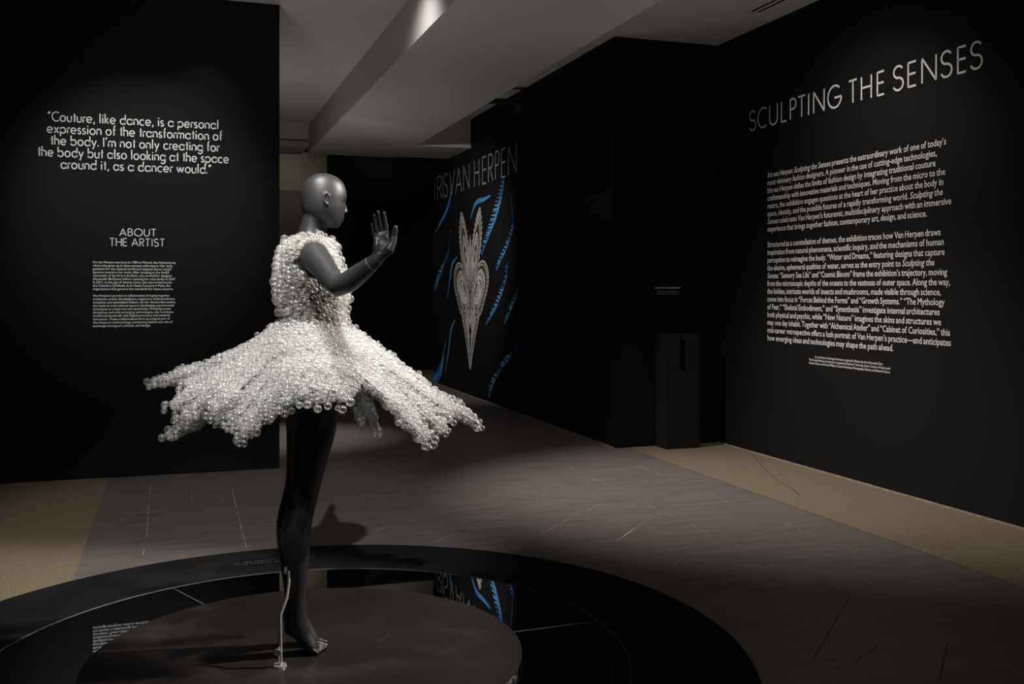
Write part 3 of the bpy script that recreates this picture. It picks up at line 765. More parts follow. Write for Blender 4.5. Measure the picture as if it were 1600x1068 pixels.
t_ = lettering((4.315, 8.288, 1.43), 'tiny white Large-Print Label Booklets notice above the black booklet stand')
b = MB()
run_line(b, 'Large-Print Label Booklets', 4.1825, 4.447, 1.4535, .0155, frame_y(8.29))
b.build('text_line', M['vinyl'], t_)
for u0, u1, z, sd_ in ((4.208, 4.425, 1.4205, 1), (4.198, 4.434, 1.4035, 2)):
    b = MB()
    unreadable(b, u0, u1, z, .008, frame_y(8.29), sd_)
    b.build('text_line', M['vinyl'], t_)
t_ = lettering((1.7, 17.398, 1.6), 'dim grey panel text on the far lit wall behind the mannequin shoulder')
for i, (z, u0, u1) in enumerate([(2.36, 1.1, 2.47), (2.31, 1.1, 1.78), (1.16, 1.0, 1.80), (1.12, 1.0, 1.85), (1.05, 1.0, 1.80), (0.98, 1.0, 1.85), (.93, 1.0, 1.8)]):
    b = MB()
    unreadable(b, u0, u1, z - .02, .034, frame_y(17.4), 10 + i)
    b.build('text_line', M['grey_vinyl'], t_)
bpy.data.objects.remove(_to)

# ------------------------------------------------------------------ the mural: a plain fringed leaf ornament and blue feathery strands
mur = empty('wall_mural', (3.775, 12.98, 1.45))
tag(mur, 'black wall mural of blue feathery strands around a silver fringed ornament', 'mural')
U0 = -12.977


def lay_flat(off):
    return lambda u, z: (3.775 - off, -u, z)


def closed(pts, n=7):
    P = [np.array(p, float) for p in pts]
    m_ = len(P)
    out = []
    for i in range(m_):
        a, b_, c, d = P[i - 1], P[i], P[(i + 1) % m_], P[(i + 2) % m_]
        for k in range(n):
            t_ = k / n
            out.append(0.5 * ((2 * b_) + (-a + c) * t_ + (2 * a - 5 * b_ + 4 * c - d) * t_ * t_ + (-a + 3 * b_ - 3 * c + d) * t_ ** 3))
    return out


EAR = [(.10, 1.52), (.36, 1.74), (.50, 2.02), (.53, 2.26), (.46, 2.46), (.34, 2.42), (.18, 2.22), (.07, 1.95)]
HEART = [(.05, 1.12), (.44, 1.10), (.66, 1.30), (.82, 1.52), (.80, 1.70), (.62, 1.81), (.40, 1.77), (.20, 1.58), (.06, 1.36)]
TAIL = [(.0, .39), (.12, .60), (.27, .86), (.41, 1.10), (.30, 1.20), (.10, 1.12), (.0, .98)]
orn = MB()


def leaf(outline, anchor, side, levels, ticks):
    ax, az = anchor
    loop = closed(outline)
    cx_, cz_ = sum(p[0] for p in loop) / len(loop), sum(p[1] for p in loop) / len(loop)
    L = lambda s: [(U0 + side * (ax + (p[0] - ax) * s), az + (p[1] - az) * s) for p in loop]
    base = L(1.0)
    c_ = (U0 + side * cx_, cz_)
    to3 = lay_flat(.0020)
    n = len(base)
    orn.add([to3(*c_)] + [to3(*p) for p in base], [(0, 1 + i, 1 + (i + 1) % n) for i in range(n)], 1)
    for s, wd in levels:
        q = L(s)
        ribbon(orn, q + [q[0]], wd, lay_flat(.0034), 0)
    for s0, s1, step, wd in ticks:
        q0, q1 = L(s0), L(s1)
        for i in range(0, n, step):
            ribbon(orn, [q0[i], q1[i]], wd, lay_flat(.0030), 0, lambda t_: 1 - .6 * t_)


for sd in (1, -1):
    leaf(EAR, (.18, 1.80), sd, [(.96, .014), (.78, .016), (.58, .014), (.40, .022), (.22, .03)], [(1.08, .78, 2, .020), (.58, .40, 2, .014)])
    leaf(HEART, (.30, 1.42), sd, [(1.0, .016), (.87, .012), (.66, .020), (.46, .05), (.30, .06), (.15, .06)], [(1.03, .87, 2, .020), (.74, .45, 2, .026)])
    leaf(TAIL, (.06, .95), sd, [(1.0, .022), (.82, .012), (.60, .022), (.36, .035), (.18, .03)], [(1.06, .82, 2, .022), (.60, .40, 2, .018)])
    for k in range(6):
        x = .02 + .035 * k
        ribbon(orn, smooth_path([(U0 + sd * x * .4, 2.18 - .05 * k), (U0 + sd * x, 1.75), (U0 + sd * (x * 1.4), 1.35), (U0 + sd * x * .5, .98 - .03 * k)], 6), .012, lay_flat(.0040), 0)
for k in range(26):
    ribbon(orn, [(U0 - .05, 1.45 + .026 * k), (U0 + .05, 1.45 + .026 * k)], .012, lay_flat(.0038), 0)
orn.build('ornament', [M['silver_vinyl'], M['silver_dark']], mur)

for kind, wd, pl in STRANDS:
    s = MB()
    path = [(-p[0], p[1]) for p in pl]
    wd *= 3.4 if kind == 'barb' else 2.2
    fine = smooth_path(path, 10)
    n = len(fine)
    if kind == 'smooth':
        ribbon(s, fine, wd, lay_flat(.0022), 1, lambda t_: .12 + .88 * math.sin(PI * min(1, t_ * .9 + .05)))
        ribbon(s, fine, wd * .28, lay_flat(.0030), 0, lambda t_: .1 + .9 * math.sin(PI * min(1, t_ * .9 + .05)))
    else:
        seg = [0]
        for i in range(1, n):
            seg.append(seg[-1] + float(np.linalg.norm(fine[i] - fine[i - 1])))
        tot = seg[-1]
        cnt = max(9, int(tot / (.052 if kind == 'barb' else .07)))
        for k in range(cnt):
            d = tot * (k + .5) / cnt
            i = max(1, next((j for j in range(n) if seg[j] >= d), n - 1))
            p = fine[i]
            t_ = (fine[i] - fine[i - 1]); t_ = t_ / (np.linalg.norm(t_) + 1e-9)
            nn = np.array([1.0, .25])
            prof = .35 + .65 * math.sin(PI * (k + .7) / (cnt + .4))
            if kind == 'bead':
                ribbon(s, [p - nn * wd * .16, p + nn * wd * .16], .014, lay_flat(.0024), 1)
                continue
            nn = np.array([1.0, .16])
            a0 = p - nn * wd * .5 * prof
            a2 = p + nn * wd * .5 * prof + np.array([0, .03])
            a1 = p + np.array([0, -.028])
            edge = k < cnt * .22 or k > cnt * .84
            ribbon(s, smooth_path([a0, a1, a2], 5), .021, lay_flat(.0024 + .0002 * (k % 2)), 1 if edge or k % 3 == 2 else 0, lambda q: .15 + .85 * math.sin(PI * (.2 + .7 * q)))
        if kind == 'bead':
            ribbon(s, fine, .006, lay_flat(.0020), 1)
    s.build('feather_strand', [M['blue'], M['blue_deep']], mur)

# ------------------------------------------------------------------ the round platform
PX, PY = 0.4865, 3.920


def annulus(b, r0, r1, z0, z1, a0=0.0, a1=360.0, n=180, mi=0):
    full = abs(a1 - a0 - 360) < 1e-6
    m_ = n if full else n + 1
    rings = []
    for k in range(m_):
        a = math.radians(a0 + (a1 - a0) * k / n)
        c, s = math.cos(a), math.sin(a)
        rings.append([(PX + r * c, PY + r * s, z) for r, z in ((r0, z0), (r1, z0), (r1, z1), (r0, z1))])
    vs = [p for r in rings for p in r]
    fs = []
    for k in range(n):
        j = (k + 1) % m_
        for i in range(4):
            i2 = (i + 1) % 4
            fs.append((k * 4 + i, k * 4 + i2, j * 4 + i2, j * 4 + i)[::-1])
    if not full:
        fs += [(0, 1, 2, 3), tuple((m_ - 1) * 4 + i for i in (3, 2, 1, 0))]
    b.add(vs, fs, mi)


ring = empty('ring_plinth', (PX, PY, 0))
tag(ring, 'wide flat matte black ring on the floor around the mannequin', 'plinth')
b = MB(); annulus(b, 1.2455, 1.715, 0.0, 0.016); b.build('ring_top', M['plinth'], ring)
b = MB(); annulus(b, 1.2435, 1.2455, 0.0142, 0.0164); b.build('edge_trim', M['plinth_edge'], ring)
mir = empty('mirror_ring', (PX, PY, 0))
tag(mir, 'glossy black mirror ring between the outer plinth and the central disc', 'mirror')
SEAMS = [2.0, 114.0, 190.0, 282.0]
for k in range(4):
    a0, a1 = SEAMS[k], SEAMS[(k + 1) % 4]
    if a1 < a0: a1 += 360
    b = MB(); annulus(b, .80, 1.242, .001, .0142, a0 + .12, a1 - .12, 60); b.build('mirror_panel', M['mirror'], mir)
    b = MB(); annulus(b, .80, 1.242, .001, .0145, a0 - .10, a0 + .10, 1); b.build('seam', M['seam'], mir)
disc = empty('display_disc', (PX, PY, 0))
tag(disc, 'low dark brown-black round disc the mannequin stands on', 'display base')
b = MB(); annulus(b, .80, .828, .0145, .0375); b.build('rim', M['disc_side'], disc)
b = MB()
nd = 160
b.add([(PX + .829 * math.cos(2 * PI * k / nd), PY + .829 * math.sin(2 * PI * k / nd), z) for z in (.0375, .040) for k in range(nd)],
      [tuple(range(nd))[::-1], tuple(range(nd, 2 * nd))] + [(k, (k + 1) % nd, nd + (k + 1) % nd, nd + k) for k in range(nd)])
b.build('disc_top', M['disc'], disc)
rr = random.Random(5)
b = MB()
for _ in range(8):                   # fine scuffs in the disc surface
    a, r0 = rr.uniform(0, 2 * PI), rr.uniform(.15, .75)
    x, y, d = PX + r0 * math.cos(a), PY + r0 * math.sin(a), rr.uniform(0, PI)
    ln = rr.uniform(.03, .10)
    floor_line(b, [(x, y), (x + ln * math.cos(d), y + ln * math.sin(d))], .0008, .0403, 0)
b.build('scuff_marks', M['dim_vinyl'], disc)
b = MB()
polar = lambda u, r: (PX + r * math.cos(u), PY + r * math.sin(u), .0168)
for row, (a0, a1, rad) in enumerate([(82, 98.2, 1.490), (83, 97.6, 1.452)]):
    rr = random.Random(90 + row)
    a = a0
    while a < a1:
        for _ in range(rr.randint(3, 8)):
            if a > a1: break
            hh = .022 * rr.choice((.65, .65, 1.0))
            u = math.radians(a)
            ribbon(b, [(u, rad), (u, rad - hh)], .003, polar)
            ribbon(b, [(u, rad - hh * rr.random()), (u + .0055, rad - .006)], .003, polar)
            a += .62
        a += .5
tag(b.build('plinth_lettering', M['dim_vinyl']), 'two tiny upside-down lines of print on the black ring behind the calf', 'lettering')

# ------------------------------------------------------------------ black booklet stand in the corner
st = empty('booklet_stand', (4.353, 8.17, 0))
tag(st, 'black square booklet stand with a slot in its top in the far right corner', 'booklet stand')
b = MB(); b.box((4.183, 8.065, 0), (4.523, 8.284, .72)); b.build('pedestal', M['stand'], st, bevel=.003)
b = MB()
b.box((4.183, 8.065, .7205), (4.318, 8.284, 1.04)); b.box((4.388, 8.065, .7205), (4.523, 8.284, 1.04)); b.box((4.318, 8.19, .7205), (4.388, 8.284, 1.04))
b.build('slotted_top', M['stand'], st)

# ------------------------------------------------------------------ the mannequin
CX, CY = MAN_C
E1 = Vector((MAN_E1[0], MAN_E1[1], 0)); E2 = Vector((-MAN_E1[1], MAN_E1[0], 0))


def wl(p):
    q = Vector((CX, CY, 0)) + E1 * p[0] + E2 * p[1]
    return (q.x, q.y, p[2])


def slice_ring(z, a0, a1, b_, hw, n=40, ex=2.25):
    ca, ra = (a0 + a1) / 2, (a1 - a0) / 2
    out = []
    for k in range(n):
        th = 2 * PI * k / n
        c, s = math.cos(th), math.sin(th)
        out.append((ca + ra * math.copysign(abs(c) ** (2 / ex), c), b_ + hw * math.copysign(abs(s) ** (2 / ex), s), z))
    return out


def refine(sl, step=.010):
    """smooth interpolation of slices along z"""
    sl = sorted(sl, key=lambda q: q[0])
    arr = [np.array(q, float) for q in sl]
    pts = [arr[0]]
    zs = np.array([q[0] for q in arr])
    zz = np.arange(zs[0], zs[-1], step)
    out = []
    slopes = []
    for i in range(len(arr)):
        if i == 0: m_ = (arr[1] - arr[0]) / (zs[1] - zs[0])
        elif i == len(arr) - 1: m_ = (arr[-1] - arr[-2]) / (zs[-1] - zs[-2])
        else: m_ = (arr[i + 1] - arr[i - 1]) / (zs[i + 1] - zs[i - 1])
        slopes.append(m_)
    for z in list(zz) + [zs[-1]]:
        i = min(len(arr) - 2, max(0, int(np.searchsorted(zs, z, 'right') - 1)))
        h_ = zs[i + 1] - zs[i]
        t_ = (z - zs[i]) / h_
        q = (2 * t_**3 - 3 * t_**2 + 1) * arr[i] + (t_**3 - 2 * t_**2 + t_) * h_ * slopes[i] + (-2 * t_**3 + 3 * t_**2) * arr[i + 1] + (t_**3 - t_**2) * h_ * slopes[i + 1]
        q[0] = z
        out.append(q)
    return out


g = MB()


def loft(slices, n=40, ex=2.25, step=.010, xf=None):
    rs = [slice_ring(*q, n=n, ex=ex) for q in refine(slices, step)]
    if xf: rs = [[xf(p) for p in r] for r in rs]
    g.rings([[wl(p) for p in r] for r in rs])


loft(TORSO)
loft(NECK, ex=2.05)
YAW = math.radians(12)


def head_xf(p):
    da, b_ = p[0] - HEAD_AXIS, p[1]
    return (HEAD_AXIS + da * math.cos(YAW) * 1.012 - b_ * math.sin(YAW), da * math.sin(YAW) + b_ * math.cos(YAW), p[2])


def hp(p, b_=0.0, da=0.0, dz=0.0):
    return wl(head_xf((p[0] + da, b_, p[2] + dz)))


# head: rings that narrow towards the face
rs = []
_H = np.array(sorted(HEAD))
_hz = np.arange(_H[0, 0], _H[-1, 0] + 1e-6, .0025)
_hc = [np.interp(_hz, _H[:, 0], _H[:, k]) for k in (1, 2, 4)]
for _ in range(14):
    for c_ in _hc:
        c_[4:-6] = (.5 * c_ + .25 * np.roll(c_, 1) + .25 * np.roll(c_, -1))[4:-6]
for z, a0, a1, hw in zip(_hz, *_hc):
    ca, ra = (a0 + a1) / 2, (a1 - a0) / 2
    r_ = []
    for k in range(56):
        th = 2 * PI * k / 56
        c, s = math.cos(th), math.sin(th)
        x = math.copysign(abs(c) ** .92, c)
        wk = hw * (1.0 - .16 * max(0, x) ** 1.5)
        r_.append(wl(head_xf((ca + ra * x, wk * math.copysign(abs(s) ** .92, s), z))))
    rs.append(r_)
g.rings(rs)
FC = FACE
hd = (E1 * math.cos(YAW) + E2 * math.sin(YAW))          # where the face looks
hs = (-E1 * math.sin(YAW) + E2 * math.cos(YAW))         # sideways across the face
# nose
g.tube([hp(FC['bridge'], 0, -.006), hp(FC['nmid'], 0, -.0045), hp(FC['ntip'], 0, -.0058)], [(.0075, .008), (.0085, .009), (.0100, .0095)], 14, flat=hs)
for s in (1, -1):
    g.tube([hp(FC['nbase'], s * .010, -.006, .002), hp(FC['nbase'], s * .0085, .002, .002)], [.0065, .006], 10)
    # eyelid, cheekbone and brow
    g.tube([hp(FC['eye'], s * .044, -.030, -.002), hp(FC['eye'], s * .033, -.018, -.001), hp(FC['eye'], s * .022, -.0145, -.002)], [.007, .0100, .007], 12)
    g.tube([hp(FC['brow'], s * .006, -.011, .0), hp(FC['brow'], s * .024, -.014, .003), hp(FC['brow'], s * .045, -.030, .001)], [.010, .010, .009], 12)
    g.tube([hp(FC['nmid'], s * .034, -.037, -.014), hp(FC['nmid'], s * .050, -.058, -.008)], [.014, .013], 12)
    # ear: plate, rim and lobe
    eb = s * .0745
    e0 = FC['ear']
    tilt = .006 * s
    pl = [(-.003, -.018), (-.003, 0), (-.0045, .015)]
    g.tube([hp(e0, eb - s * .002, da, dz) for da, dz in pl], [(.0075, .005), (.0095, .006), (.009, .005)], 14, flat=hd)
    rim = [(.0075, .006), (.008, .016), (.002, .022), (-.0075, .0205), (-.0135, .0105), (-.014, -.0015), (-.010, -.012), (-.003, -.019), (.002, -.0205)]
    g.tube([hp(e0, eb + s * (.009 if da < 0 else .003), da, dz) for da, dz in rim], [.003, .0033, .0035, .0037, .0038, .0038, .0037, .0046, .004], 10)
# lips and chin
g.tube([hp(FC['lipu'], -.021, -.017), hp(FC['lipu'], -.010, -.0025, .001), hp(FC['lipu'], 0, .0005), hp(FC['lipu'], .010, -.0025, .001), hp(FC['lipu'], .021, -.017)], [.003, .0055, .006, .0055, .003], 10)
g.tube([hp(FC['lipl'], -.018, -.015), hp(FC['lipl'], -.009, -.0025), hp(FC['lipl'], 0, -.0008), hp(FC['lipl'], .009, -.0025), hp(FC['lipl'], .018, -.015)], [.003, .006, .0068, .006, .003], 10)
g.tube([hp(FC['chin'], -.012, -.006), hp(FC['chin'], .012, -.006)], [.015, .015], 14)
# legs and feet
for L_ in (LEG, LEG_FAR):
    loft(L_, ex=2.1, step=.008)
sh = TOES[0]
for bo in (-.07, .025):
    inner = 1 if bo < 0 else -1          # the big toe lies on the inner side
    for k in range(5):
        off = inner * (.030 - .0165 * k)
        ln = (.040, .038, .034, .028, .022)[k]
        r_ = (.0115, .0085, .008, .0078, .0075)[k]
        z0 = .040
        a0 = TOES[0][0] + (-.010 if k < 2 else -.016 - .004 * (k - 2))
        g.tube([wl((a0 - .02, bo + off * .9, z0 + r_ + .018)), wl((a0 + ln * .35, bo + off, z0 + r_ + .010)), wl((a0 + ln * .75, bo + off, z0 + r_ + .003)), wl((a0 + ln, bo + off, z0 + r_ + .001))],
               [r_ * 1.1, r_ * 1.05, r_, r_ * .92], 12)
# arms
g.tube([wl(p) for p in ARM], ARM_R, 24)
g.tube([wl(p) for p in ARM_FAR], [.052, .055, .045, .041, .038, .039, .034, .026, .024], 24)
# near hand: palm, heel of the thumb, thumb, four fingers
rs = []
for (p, q, th_) in PALM:
    ca, ra, b_, z = (p[0] + q[0]) / 2, (q[0] - p[0]) / 2, p[1], (p[2] + q[2]) / 2
    rs.append([wl((ca + ra * math.copysign(abs(math.cos(2 * PI * k / 24)) ** .8, math.cos(2 * PI * k / 24)), b_ + th_ * math.copysign(abs(math.sin(2 * PI * k / 24)) ** .9, math.sin(2 * PI * k / 24)), z)) for k in range(24)])
g.rings(rs)
g.tube([wl(p) for p in THENAR], [.015, .0185, .0145, .0112, .0104, .0082], 16)
g.tube([wl((p[0] + .009, p[1] - .006, p[2])) for p in (PALM[0][0], PALM[1][0], PALM[3][0], PALM[4][0])], [.012, .0145, .0135, .009], 14)      # little-finger heel
for q, r_ in zip(FINGERS, (.0058, .0062, .0064, .0063)):
    pts = smooth_path([wl(p) for p in q], 4)
    rad = []
    for k in range(len(pts)):
        t_ = k / (len(pts) - 1)
        joint = .0007 * (math.exp(-((t_ - .36) / .05) ** 2) + math.exp(-((t_ - .68) / .05) ** 2))
        rad.append(r_ * (1.08 - .24 * t_) + joint)
    g.tube(pts, rad, 14)
# far hand, simply held out behind the body
fw = ARM_FAR[-1]
g.tube([wl((fw[0], fw[1] + d, fw[2])) for d in (0, .03, .06, .085)], [(.024, .020), (.034, .016), (.038, .014), (.036, .011)], 18, flat=(0, 0, 1))
for k, (dz, ln) in enumerate([(.026, .070), (.009, .080), (-.008, .074), (-.025, .056)]):
    g.tube([wl((fw[0], fw[1] + .08, fw[2] + dz)), wl((fw[0] + .006, fw[1] + .09 + ln * .5, fw[2] + dz * 1.1)), wl((fw[0] + .016, fw[1] + .09 + ln, fw[2] + dz * 1.15))], [.009, .008, .0068], 12)
g.tube([wl((fw[0] + .006, fw[1] + .02, fw[2] + .026)), wl((fw[0] + .012, fw[1] + .05, fw[2] + .050)), wl((fw[0] + .014, fw[1] + .085, fw[2] + .062))], [.012, .010, .008], 12)

raw = link('mannequin_raw', g.mesh('raw'))
md = raw.modifiers.new('r', 'REMESH')
md.mode = 'VOXEL'
md.voxel_size = 0.0020
bpy.context.view_layer.update()
me = bpy.data.meshes.new_from_object(raw.evaluated_get(bpy.context.evaluated_depsgraph_get()))
bpy.data.objects.remove(raw)
nv = len(me.vertices)
co = np.empty(nv * 3); me.vertices.foreach_get('co', co); co = co.reshape(-1, 3)
ed = np.empty(len(me.edges) * 2, dtype=np.int64); me.edges.foreach_get('vertices', ed); ed = ed.reshape(-1, 2)
deg = np.bincount(ed.ravel(), minlength=nv).astype(float)[:, None]
rel = co - np.array([CX, CY, 0])
la = rel @ np.array(E1); lb = rel @ np.array(E2); lz = co[:, 2]
handw = np.array(wl(PALM[3][0]))
dh = np.linalg.norm(co - handw, axis=1)
fine_ = (dh < .16) | (lz < .085) | ((lz > FACE['chin'][2] - .02) & (lz < FACE['brow'][2] + .012) & (la > HEAD_AXIS - .02))
for it in range(36):
    acc = np.zeros_like(co)
    for ax in range(3):
        acc[:, ax] = np.bincount(ed[:, 0], weights=co[ed[:, 1], ax], minlength=nv) + np.bincount(ed[:, 1], weights=co[ed[:, 0], ax], minlength=nv)
    avg = acc / np.maximum(deg, 1)
    wgt = np.where(fine_, 0.5 if it < 5 else 0.0, 0.6)[:, None]
    co = co + (avg - co) * wgt
for s in (1, -1):                     # eye sockets
    ec = np.array(hp(FC['eye'], s * .031, -.006))
    dd = np.linalg.norm((co - ec) * np.array([1, 1, 1.25]), axis=1)
    co -= np.array(hd)[None] * (.0055 * np.exp(-(dd / .0125) ** 2))[:, None]
co[:, 2] = np.maximum(co[:, 2], .0402)          # soles flat on the disc
me.vertices.foreach_set('co', co.ravel())
me.polygons.foreach_set('use_smooth', [True] * len(me.polygons))
me.update()
man = empty('mannequin', (CX, CY, .04))
tag(man, 'charcoal grey bald female mannequin on tiptoe with one raised hand', 'mannequin')
me.name = 'body'
link('body', me, M['body'], man)
# pale seam rings at the raised wrist
b = MB()
w0, w1 = Vector(wl(ARM[7])), Vector(wl(ARM[8]))
ax_ = (w1 - w0).normalized()
cn = w0 + (w1 - w0) * .25
u_ = ax_.cross(Vector((0, 0, 1))).normalized(); v_ = ax_.cross(u_)
loop = [tuple(cn + u_ * (.0272 * math.cos(2 * PI * k / 40)) + v_ * (.0272 * math.sin(2 * PI * k / 40))) for k in range(40)]
nr = []
for k in range(40):
    p = Vector(loop[k]); o_ = (p - cn).normalized()
    nr.append([tuple(p + o_ * (.0009 * math.cos(2 * PI * j / 6)) + ax_ * (.0009 * math.sin(2 * PI * j / 6))) for j in range(6)])
b.rings(nr + [nr[0]], cap=False)
tag(b.build('wrist_seam', M['seam_light'], man), 'pale ring round the raised wrist')
rod = MB()
rod.tube([wl(p) for p in ROD], [.0055, .0055, .0062, .0068, .0070, .0070], 14)
rd = rod.build('support_rod', M['chrome'], man, smooth=True)
tag(rd, 'bent chrome support rod')
b = MB(); q = wl(ROD_BASE); b.tube([(q[0], q[1], .0405), (q[0], q[1], .0475)], [.027, .025], 28, round_ends=False); b.build('base_flange', M['chrome'], rd)
b = MB(); q = Vector(wl(ROD_KNOB)); b.tube([q - E2 * .004, q + E2 * .008], [.0125, .0125], 20, round_ends=False); b.build('clamp_knob', M['chrome'], rd)
b = MB(); b.tube([wl(p) for p in ROD_SIDE], [.0035, .0035], 10); b.build('clamp_pin', M['chrome'], rd)
b = MB(); q = Vector(wl(ROD_SCREW)); b.tube([q - E2 * .03, q + E2 * .03], [.006, .006], 12); b.build('calf_fitting', M['chrome'], rd)

# ------------------------------------------------------------------ the bubble dress
dress = empty('bubble_dress', wl((TORSO[8][1] + .1, 0, TORSO[8][0])))
tag(dress, 'short white dress of clear glass bubbles with tentacle-like flaring skirt', 'dress')
balls = []                   # x, y, z, r
grid = {}
CELL = .045


def try_ball(p, r, tight=.72):
    k = (int(p[0] // CELL), int(p[1] // CELL), int(p[2] // CELL))
    for i in (-1, 0, 1):
        for j in (-1, 0, 1):
            for l in (-1, 0, 1):
                for q in grid.get((k[0] + i, k[1] + j, k[2] + l), ()):
                    d = (q[0] - p[0]) ** 2 + (q[1] - p[1]) ** 2 + (q[2] - p[2]) ** 2
                    if d < (tight * (r + q[3])) ** 2:
                        return False
    q = (p[0], p[1], p[2], r)
    grid.setdefault(k, []).append(q)
    balls.append(q)
    return True


def radius(big=0.0):
    x = random.random()
    if x < .58 - big: return random.uniform(.0056, .0084)
    if x < .88 - big: return random.uniform(.0084, .0125)
    return random.uniform(.0125, .0172)


def inside(poly, x, y):
    c = False
    j = len(poly) - 1
    for i in range(len(poly)):
        if (poly[i][1] > y) != (poly[j][1] > y) and x < (poly[j][0] - poly[i][0]) * (y - poly[i][1]) / (poly[j][1] - poly[i][1]) + poly[i][0]:
            c = not c
        j = i
    return c


arm_pts = [Vector(wl(p)) for p in smooth_path(ARM, 4)] + [Vector(wl(p)) for p in smooth_path(ARM_FAR, 4)]


def near_arm(p, r):
    return any((q - p).length < .050 + r for q in arm_pts)


TS = refine(TORSO, .006)
NB = len(TS)
neck_top = TORSO[0][0]
for it in range(52000):
    s = TS[random.randrange(NB)]
    z, a0, a1, _, hw = s
    if z < TORSO[9][0]: continue
    r = radius(.05)
    th = random.uniform(0, 2 * PI)
    grow = .003 + r * random.uniform(.5, 1.5)
    c, sn = math.cos(th), math.sin(th)
    ca, ra = (a0 + a1) / 2, (a1 - a0) / 2 + grow
    x = ca + ra * math.copysign(abs(c) ** .89, c)
    y = (hw + grow) * math.copysign(abs(sn) ** .89, sn)
    if inside(ARMHOLE, x, z) and abs(y) > .04: continue
    if z > neck_top - .012 and abs(y) < .05: continue
    # the side panel under the arm is sparser, with larger bubbles
    side = y < -.09 and -.02 < x < .13 and z < ARMHOLE[10][1] + .02
    if side and (random.random() < .45): continue
    if side: r = random.choice((random.uniform(.007, .010), random.uniform(.011, .016)))
    p = Vector(wl((x, y, z + random.uniform(-.003, .003))))
    if near_arm(p, r): continue
    try_ball(p, r, .80 if side else .68)
n_bodice = len(balls)

PS = refine(PUFF, .004)
for it in range(16000):
    s = PS[random.randrange(len(PS))]
    z, a0, a1, _, hw = s
    r = radius()
    th = random.uniform(0, 2 * PI)
    c, sn = math.cos(th), math.sin(th)
    ca, ra = (a0 + a1) / 2, (a1 - a0) / 2 - random.uniform(0, .02)
    try_ball(Vector(wl((ca + ra * c, (hw - random.uniform(0, .02)) * sn, z + random.uniform(-.004, .004)))), r, .80)

lin = MB()
for w0, w1, th0, th1, pts in LOBES:
    path = [Vector(wl(p)) for p in smooth_path(pts, 10)]
    n = len(path)
    length = sum((path[i + 1] - path[i]).length for i in range(n - 1))
    area = length * 2 * PI * math.sqrt(((w0 + w1) / 2) ** 2 / 2 + ((th0 + th1) / 2) ** 2 / 2)
    L_, R_ = [], []
    for i in range(n):
        t_ = (path[min(i + 1, n - 1)] - path[max(i - 1, 0)]).normalized()
        lat = t_.cross(Vector((0, 0, 1))).normalized()
        ww = (w0 + (w1 - w0) * i / (n - 1)) * .62 * (1 if i < n - 4 else .5)
        L_.append(tuple(path[i] + lat * ww)); R_.append(tuple(path[i] - lat * ww))
    lin.add(L_ + R_, [(i, i + 1, n + i + 1, n + i) for i in range(n - 2)])
    for it in range(int(area / 1.1e-4 * 2.6)):
        s = random.random() ** .92
        i = min(n - 2, int(s * (n - 1)))
        fr = s * (n - 1) - i
        p = path[i].lerp(path[i + 1], fr)
        t_ = (path[min(i + 2, n - 1)] - path[max(i - 1, 0)]).normalized()
        lat = t_.cross(Vector((0, 0, 1))).normalized()
        nor = lat.cross(t_).normalized()
        ww = w0 + (w1 - w0) * s
        tt = th0 + (th1 - th0) * s
        wob = 1 + .20 * math.sin(s * 21 + w0 * 900 + th0 * 300) * s
        ww *= wob; tt *= wob
        if s > .93:
            k = math.sqrt(max(.05, 1 - ((s - .93) / .07) ** 2))
            ww *= k; tt *= k
        th = random.uniform(0, 2 * PI)
        rho = random.uniform(.84, 1.0) if random.random() < .88 else random.uniform(.3, .7)
        if random.random() < .06: rho = random.uniform(1.0, 1.22)
        r = radius(.25 * max(0, (s - .72) / .28))
        r = min(r, tt * .9)
        try_ball(p + lat * (ww * rho * math.cos(th)) + nor * (tt * rho * math.sin(th)), r, .80)
    if w0 > .07:                     # a row of larger bubbles along the ridge of the strand
        for it in range(10):
            s = random.uniform(.08, .75)
            i = min(n - 2, int(s * (n - 1)))
            t_ = (path[min(i + 2, n - 1)] - path[max(i - 1, 0)]).normalized()
            lat = t_.cross(Vector((0, 0, 1))).normalized()
            nor = lat.cross(t_).normalized()
            r = random.uniform(.013, .019)
            try_ball(path[i] + lat * random.uniform(-.03, .03) + nor * ((th0 + (th1 - th0) * s) + r * .25), r, .68)
    # a cluster of larger bubbles at the tip
    for it in range(14):
        r = random.uniform(.010, .0165)
        d = Vector((random.gauss(0, 1), random.gauss(0, 1), random.gauss(0, 1))).normalized()
        try_ball(path[-1] + d * (w1 * .62), min(r, .018), .74)
lin.build('tulle_lining', M['white_tulle'], dress)
b = MB()
pp = [wl(p) for p in PANEL]
b.add(pp, [tuple(range(len(pp)))])
tag(b.build('tulle_panel', M['tulle'], dress), 'bare grey tulle panel')
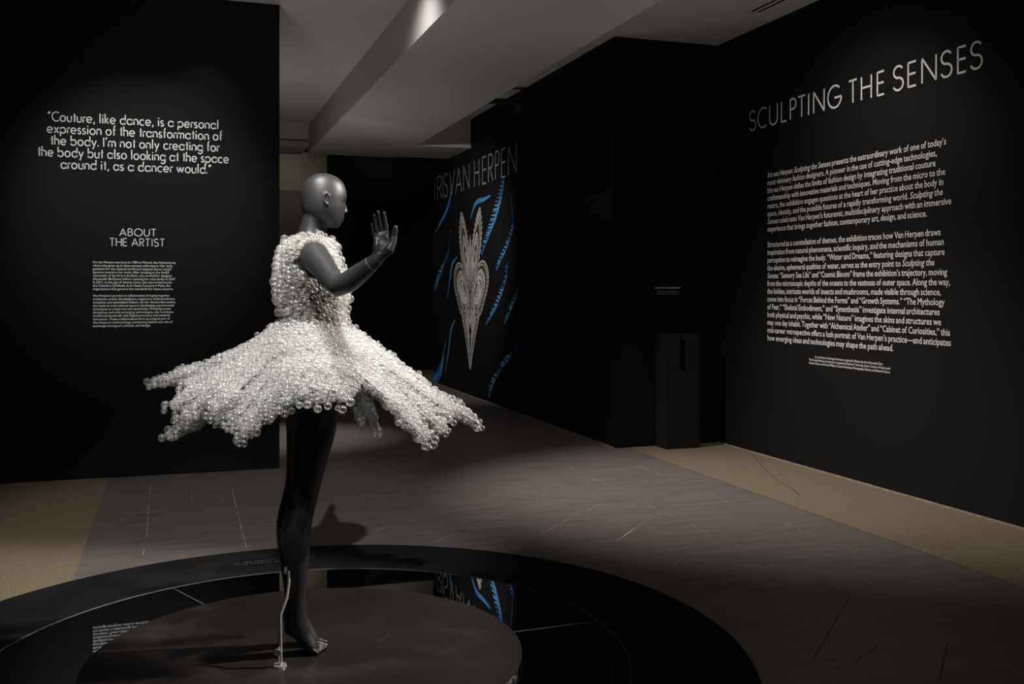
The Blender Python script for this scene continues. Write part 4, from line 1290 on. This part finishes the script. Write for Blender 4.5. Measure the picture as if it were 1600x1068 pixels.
# sheer foundation of the bodice with its armholes left open
b = MB()
n = 48
BS = [q for q in refine(TORSO, .012) if TORSO[9][0] < q[0] < neck_top - .004]
rs = [slice_ring(q[0], q[1] - .004, q[2] + .004, 0, q[4] + .004, n=n) for q in BS]
vs = [p for r in rs for p in r]
fs = []
for k in range(len(rs) - 1):
    for i in range(n):
        j = (i + 1) % n
        idx = (k * n + i, k * n + j, (k + 1) * n + j, (k + 1) * n + i)
        m_ = [sum(vs[q][t_] for q in idx) / 4 for t_ in range(3)]
        if inside(ARMHOLE, m_[0], m_[2]) and abs(m_[1]) > .04: continue
        fs.append(idx)
b.add([wl(p) for p in vs], fs)
b.build('bodice_lining', M['nude_tulle'], dress, smooth=True)


def ico(sub):
    bm = bmesh.new()
    bmesh.ops.create_icosphere(bm, subdivisions=sub, radius=1.0)
    v = np.array([x.co[:] for x in bm.verts])
    fc = np.array([[q.index for q in x.verts] for x in bm.faces])
    bm.free()
    return v, fc


order = sorted(range(len(balls)), key=lambda i: -(balls[i][3] * (1.0 if (Vector(balls[i][:3]) - Vector((CX, CY, balls[i][2]))).dot(E2) < .12 else .4)))
single, rest = order[:100], order[100:]
V, F_, base_i = [], [], 0
for sub, sel in ((3, [i for i in rest if balls[i][3] > .0098]), (2, [i for i in rest if balls[i][3] <= .0098])):
    if not sel: continue
    v, fc = ico(sub)
    P = np.array([balls[i] for i in sel])
    vv = (v[None] * P[:, None, 3:4] + P[:, None, :3]).reshape(-1, 3)
    ff = (fc[None] + (np.arange(len(sel)) * len(v))[:, None, None]).reshape(-1, 3) + base_i
    V.append(vv); F_.append(ff); base_i += len(vv)
V = np.concatenate(V); F_ = np.concatenate(F_)
me = bpy.data.meshes.new('bubbles')
me.vertices.add(len(V)); me.vertices.foreach_set('co', V.ravel())
me.loops.add(len(F_) * 3); me.loops.foreach_set('vertex_index', F_.ravel())
me.polygons.add(len(F_)); me.polygons.foreach_set('loop_start', np.arange(len(F_)) * 3)
me.polygons.foreach_set('use_smooth', np.ones(len(F_), bool))
me.update(calc_edges=True)
bs = link('small_bubbles', me, M['bubble'], dress)
bs['kind'] = 'stuff'
v, fc = ico(3)
unit = bpy.data.meshes.new('bubble')
unit.from_pydata([tuple(x) for x in v], [], [tuple(int(k) for k in x) for x in fc])
unit.polygons.foreach_set('use_smooth', [True] * len(unit.polygons))
unit.materials.append(M['bubble'])
for i in single:
    o = bpy.data.objects.new('bubble', unit)
    COL.objects.link(o)
    x, y, z, r = balls[i]
    o.parent = dress
    o.matrix_parent_inverse = dress.matrix_basis.inverted()
    o.location = (x, y, z)
    o.scale = (r, r, r)
print('bubbles', n_bodice, len(balls), 'verts', len(V), 'mannequin verts', nv)
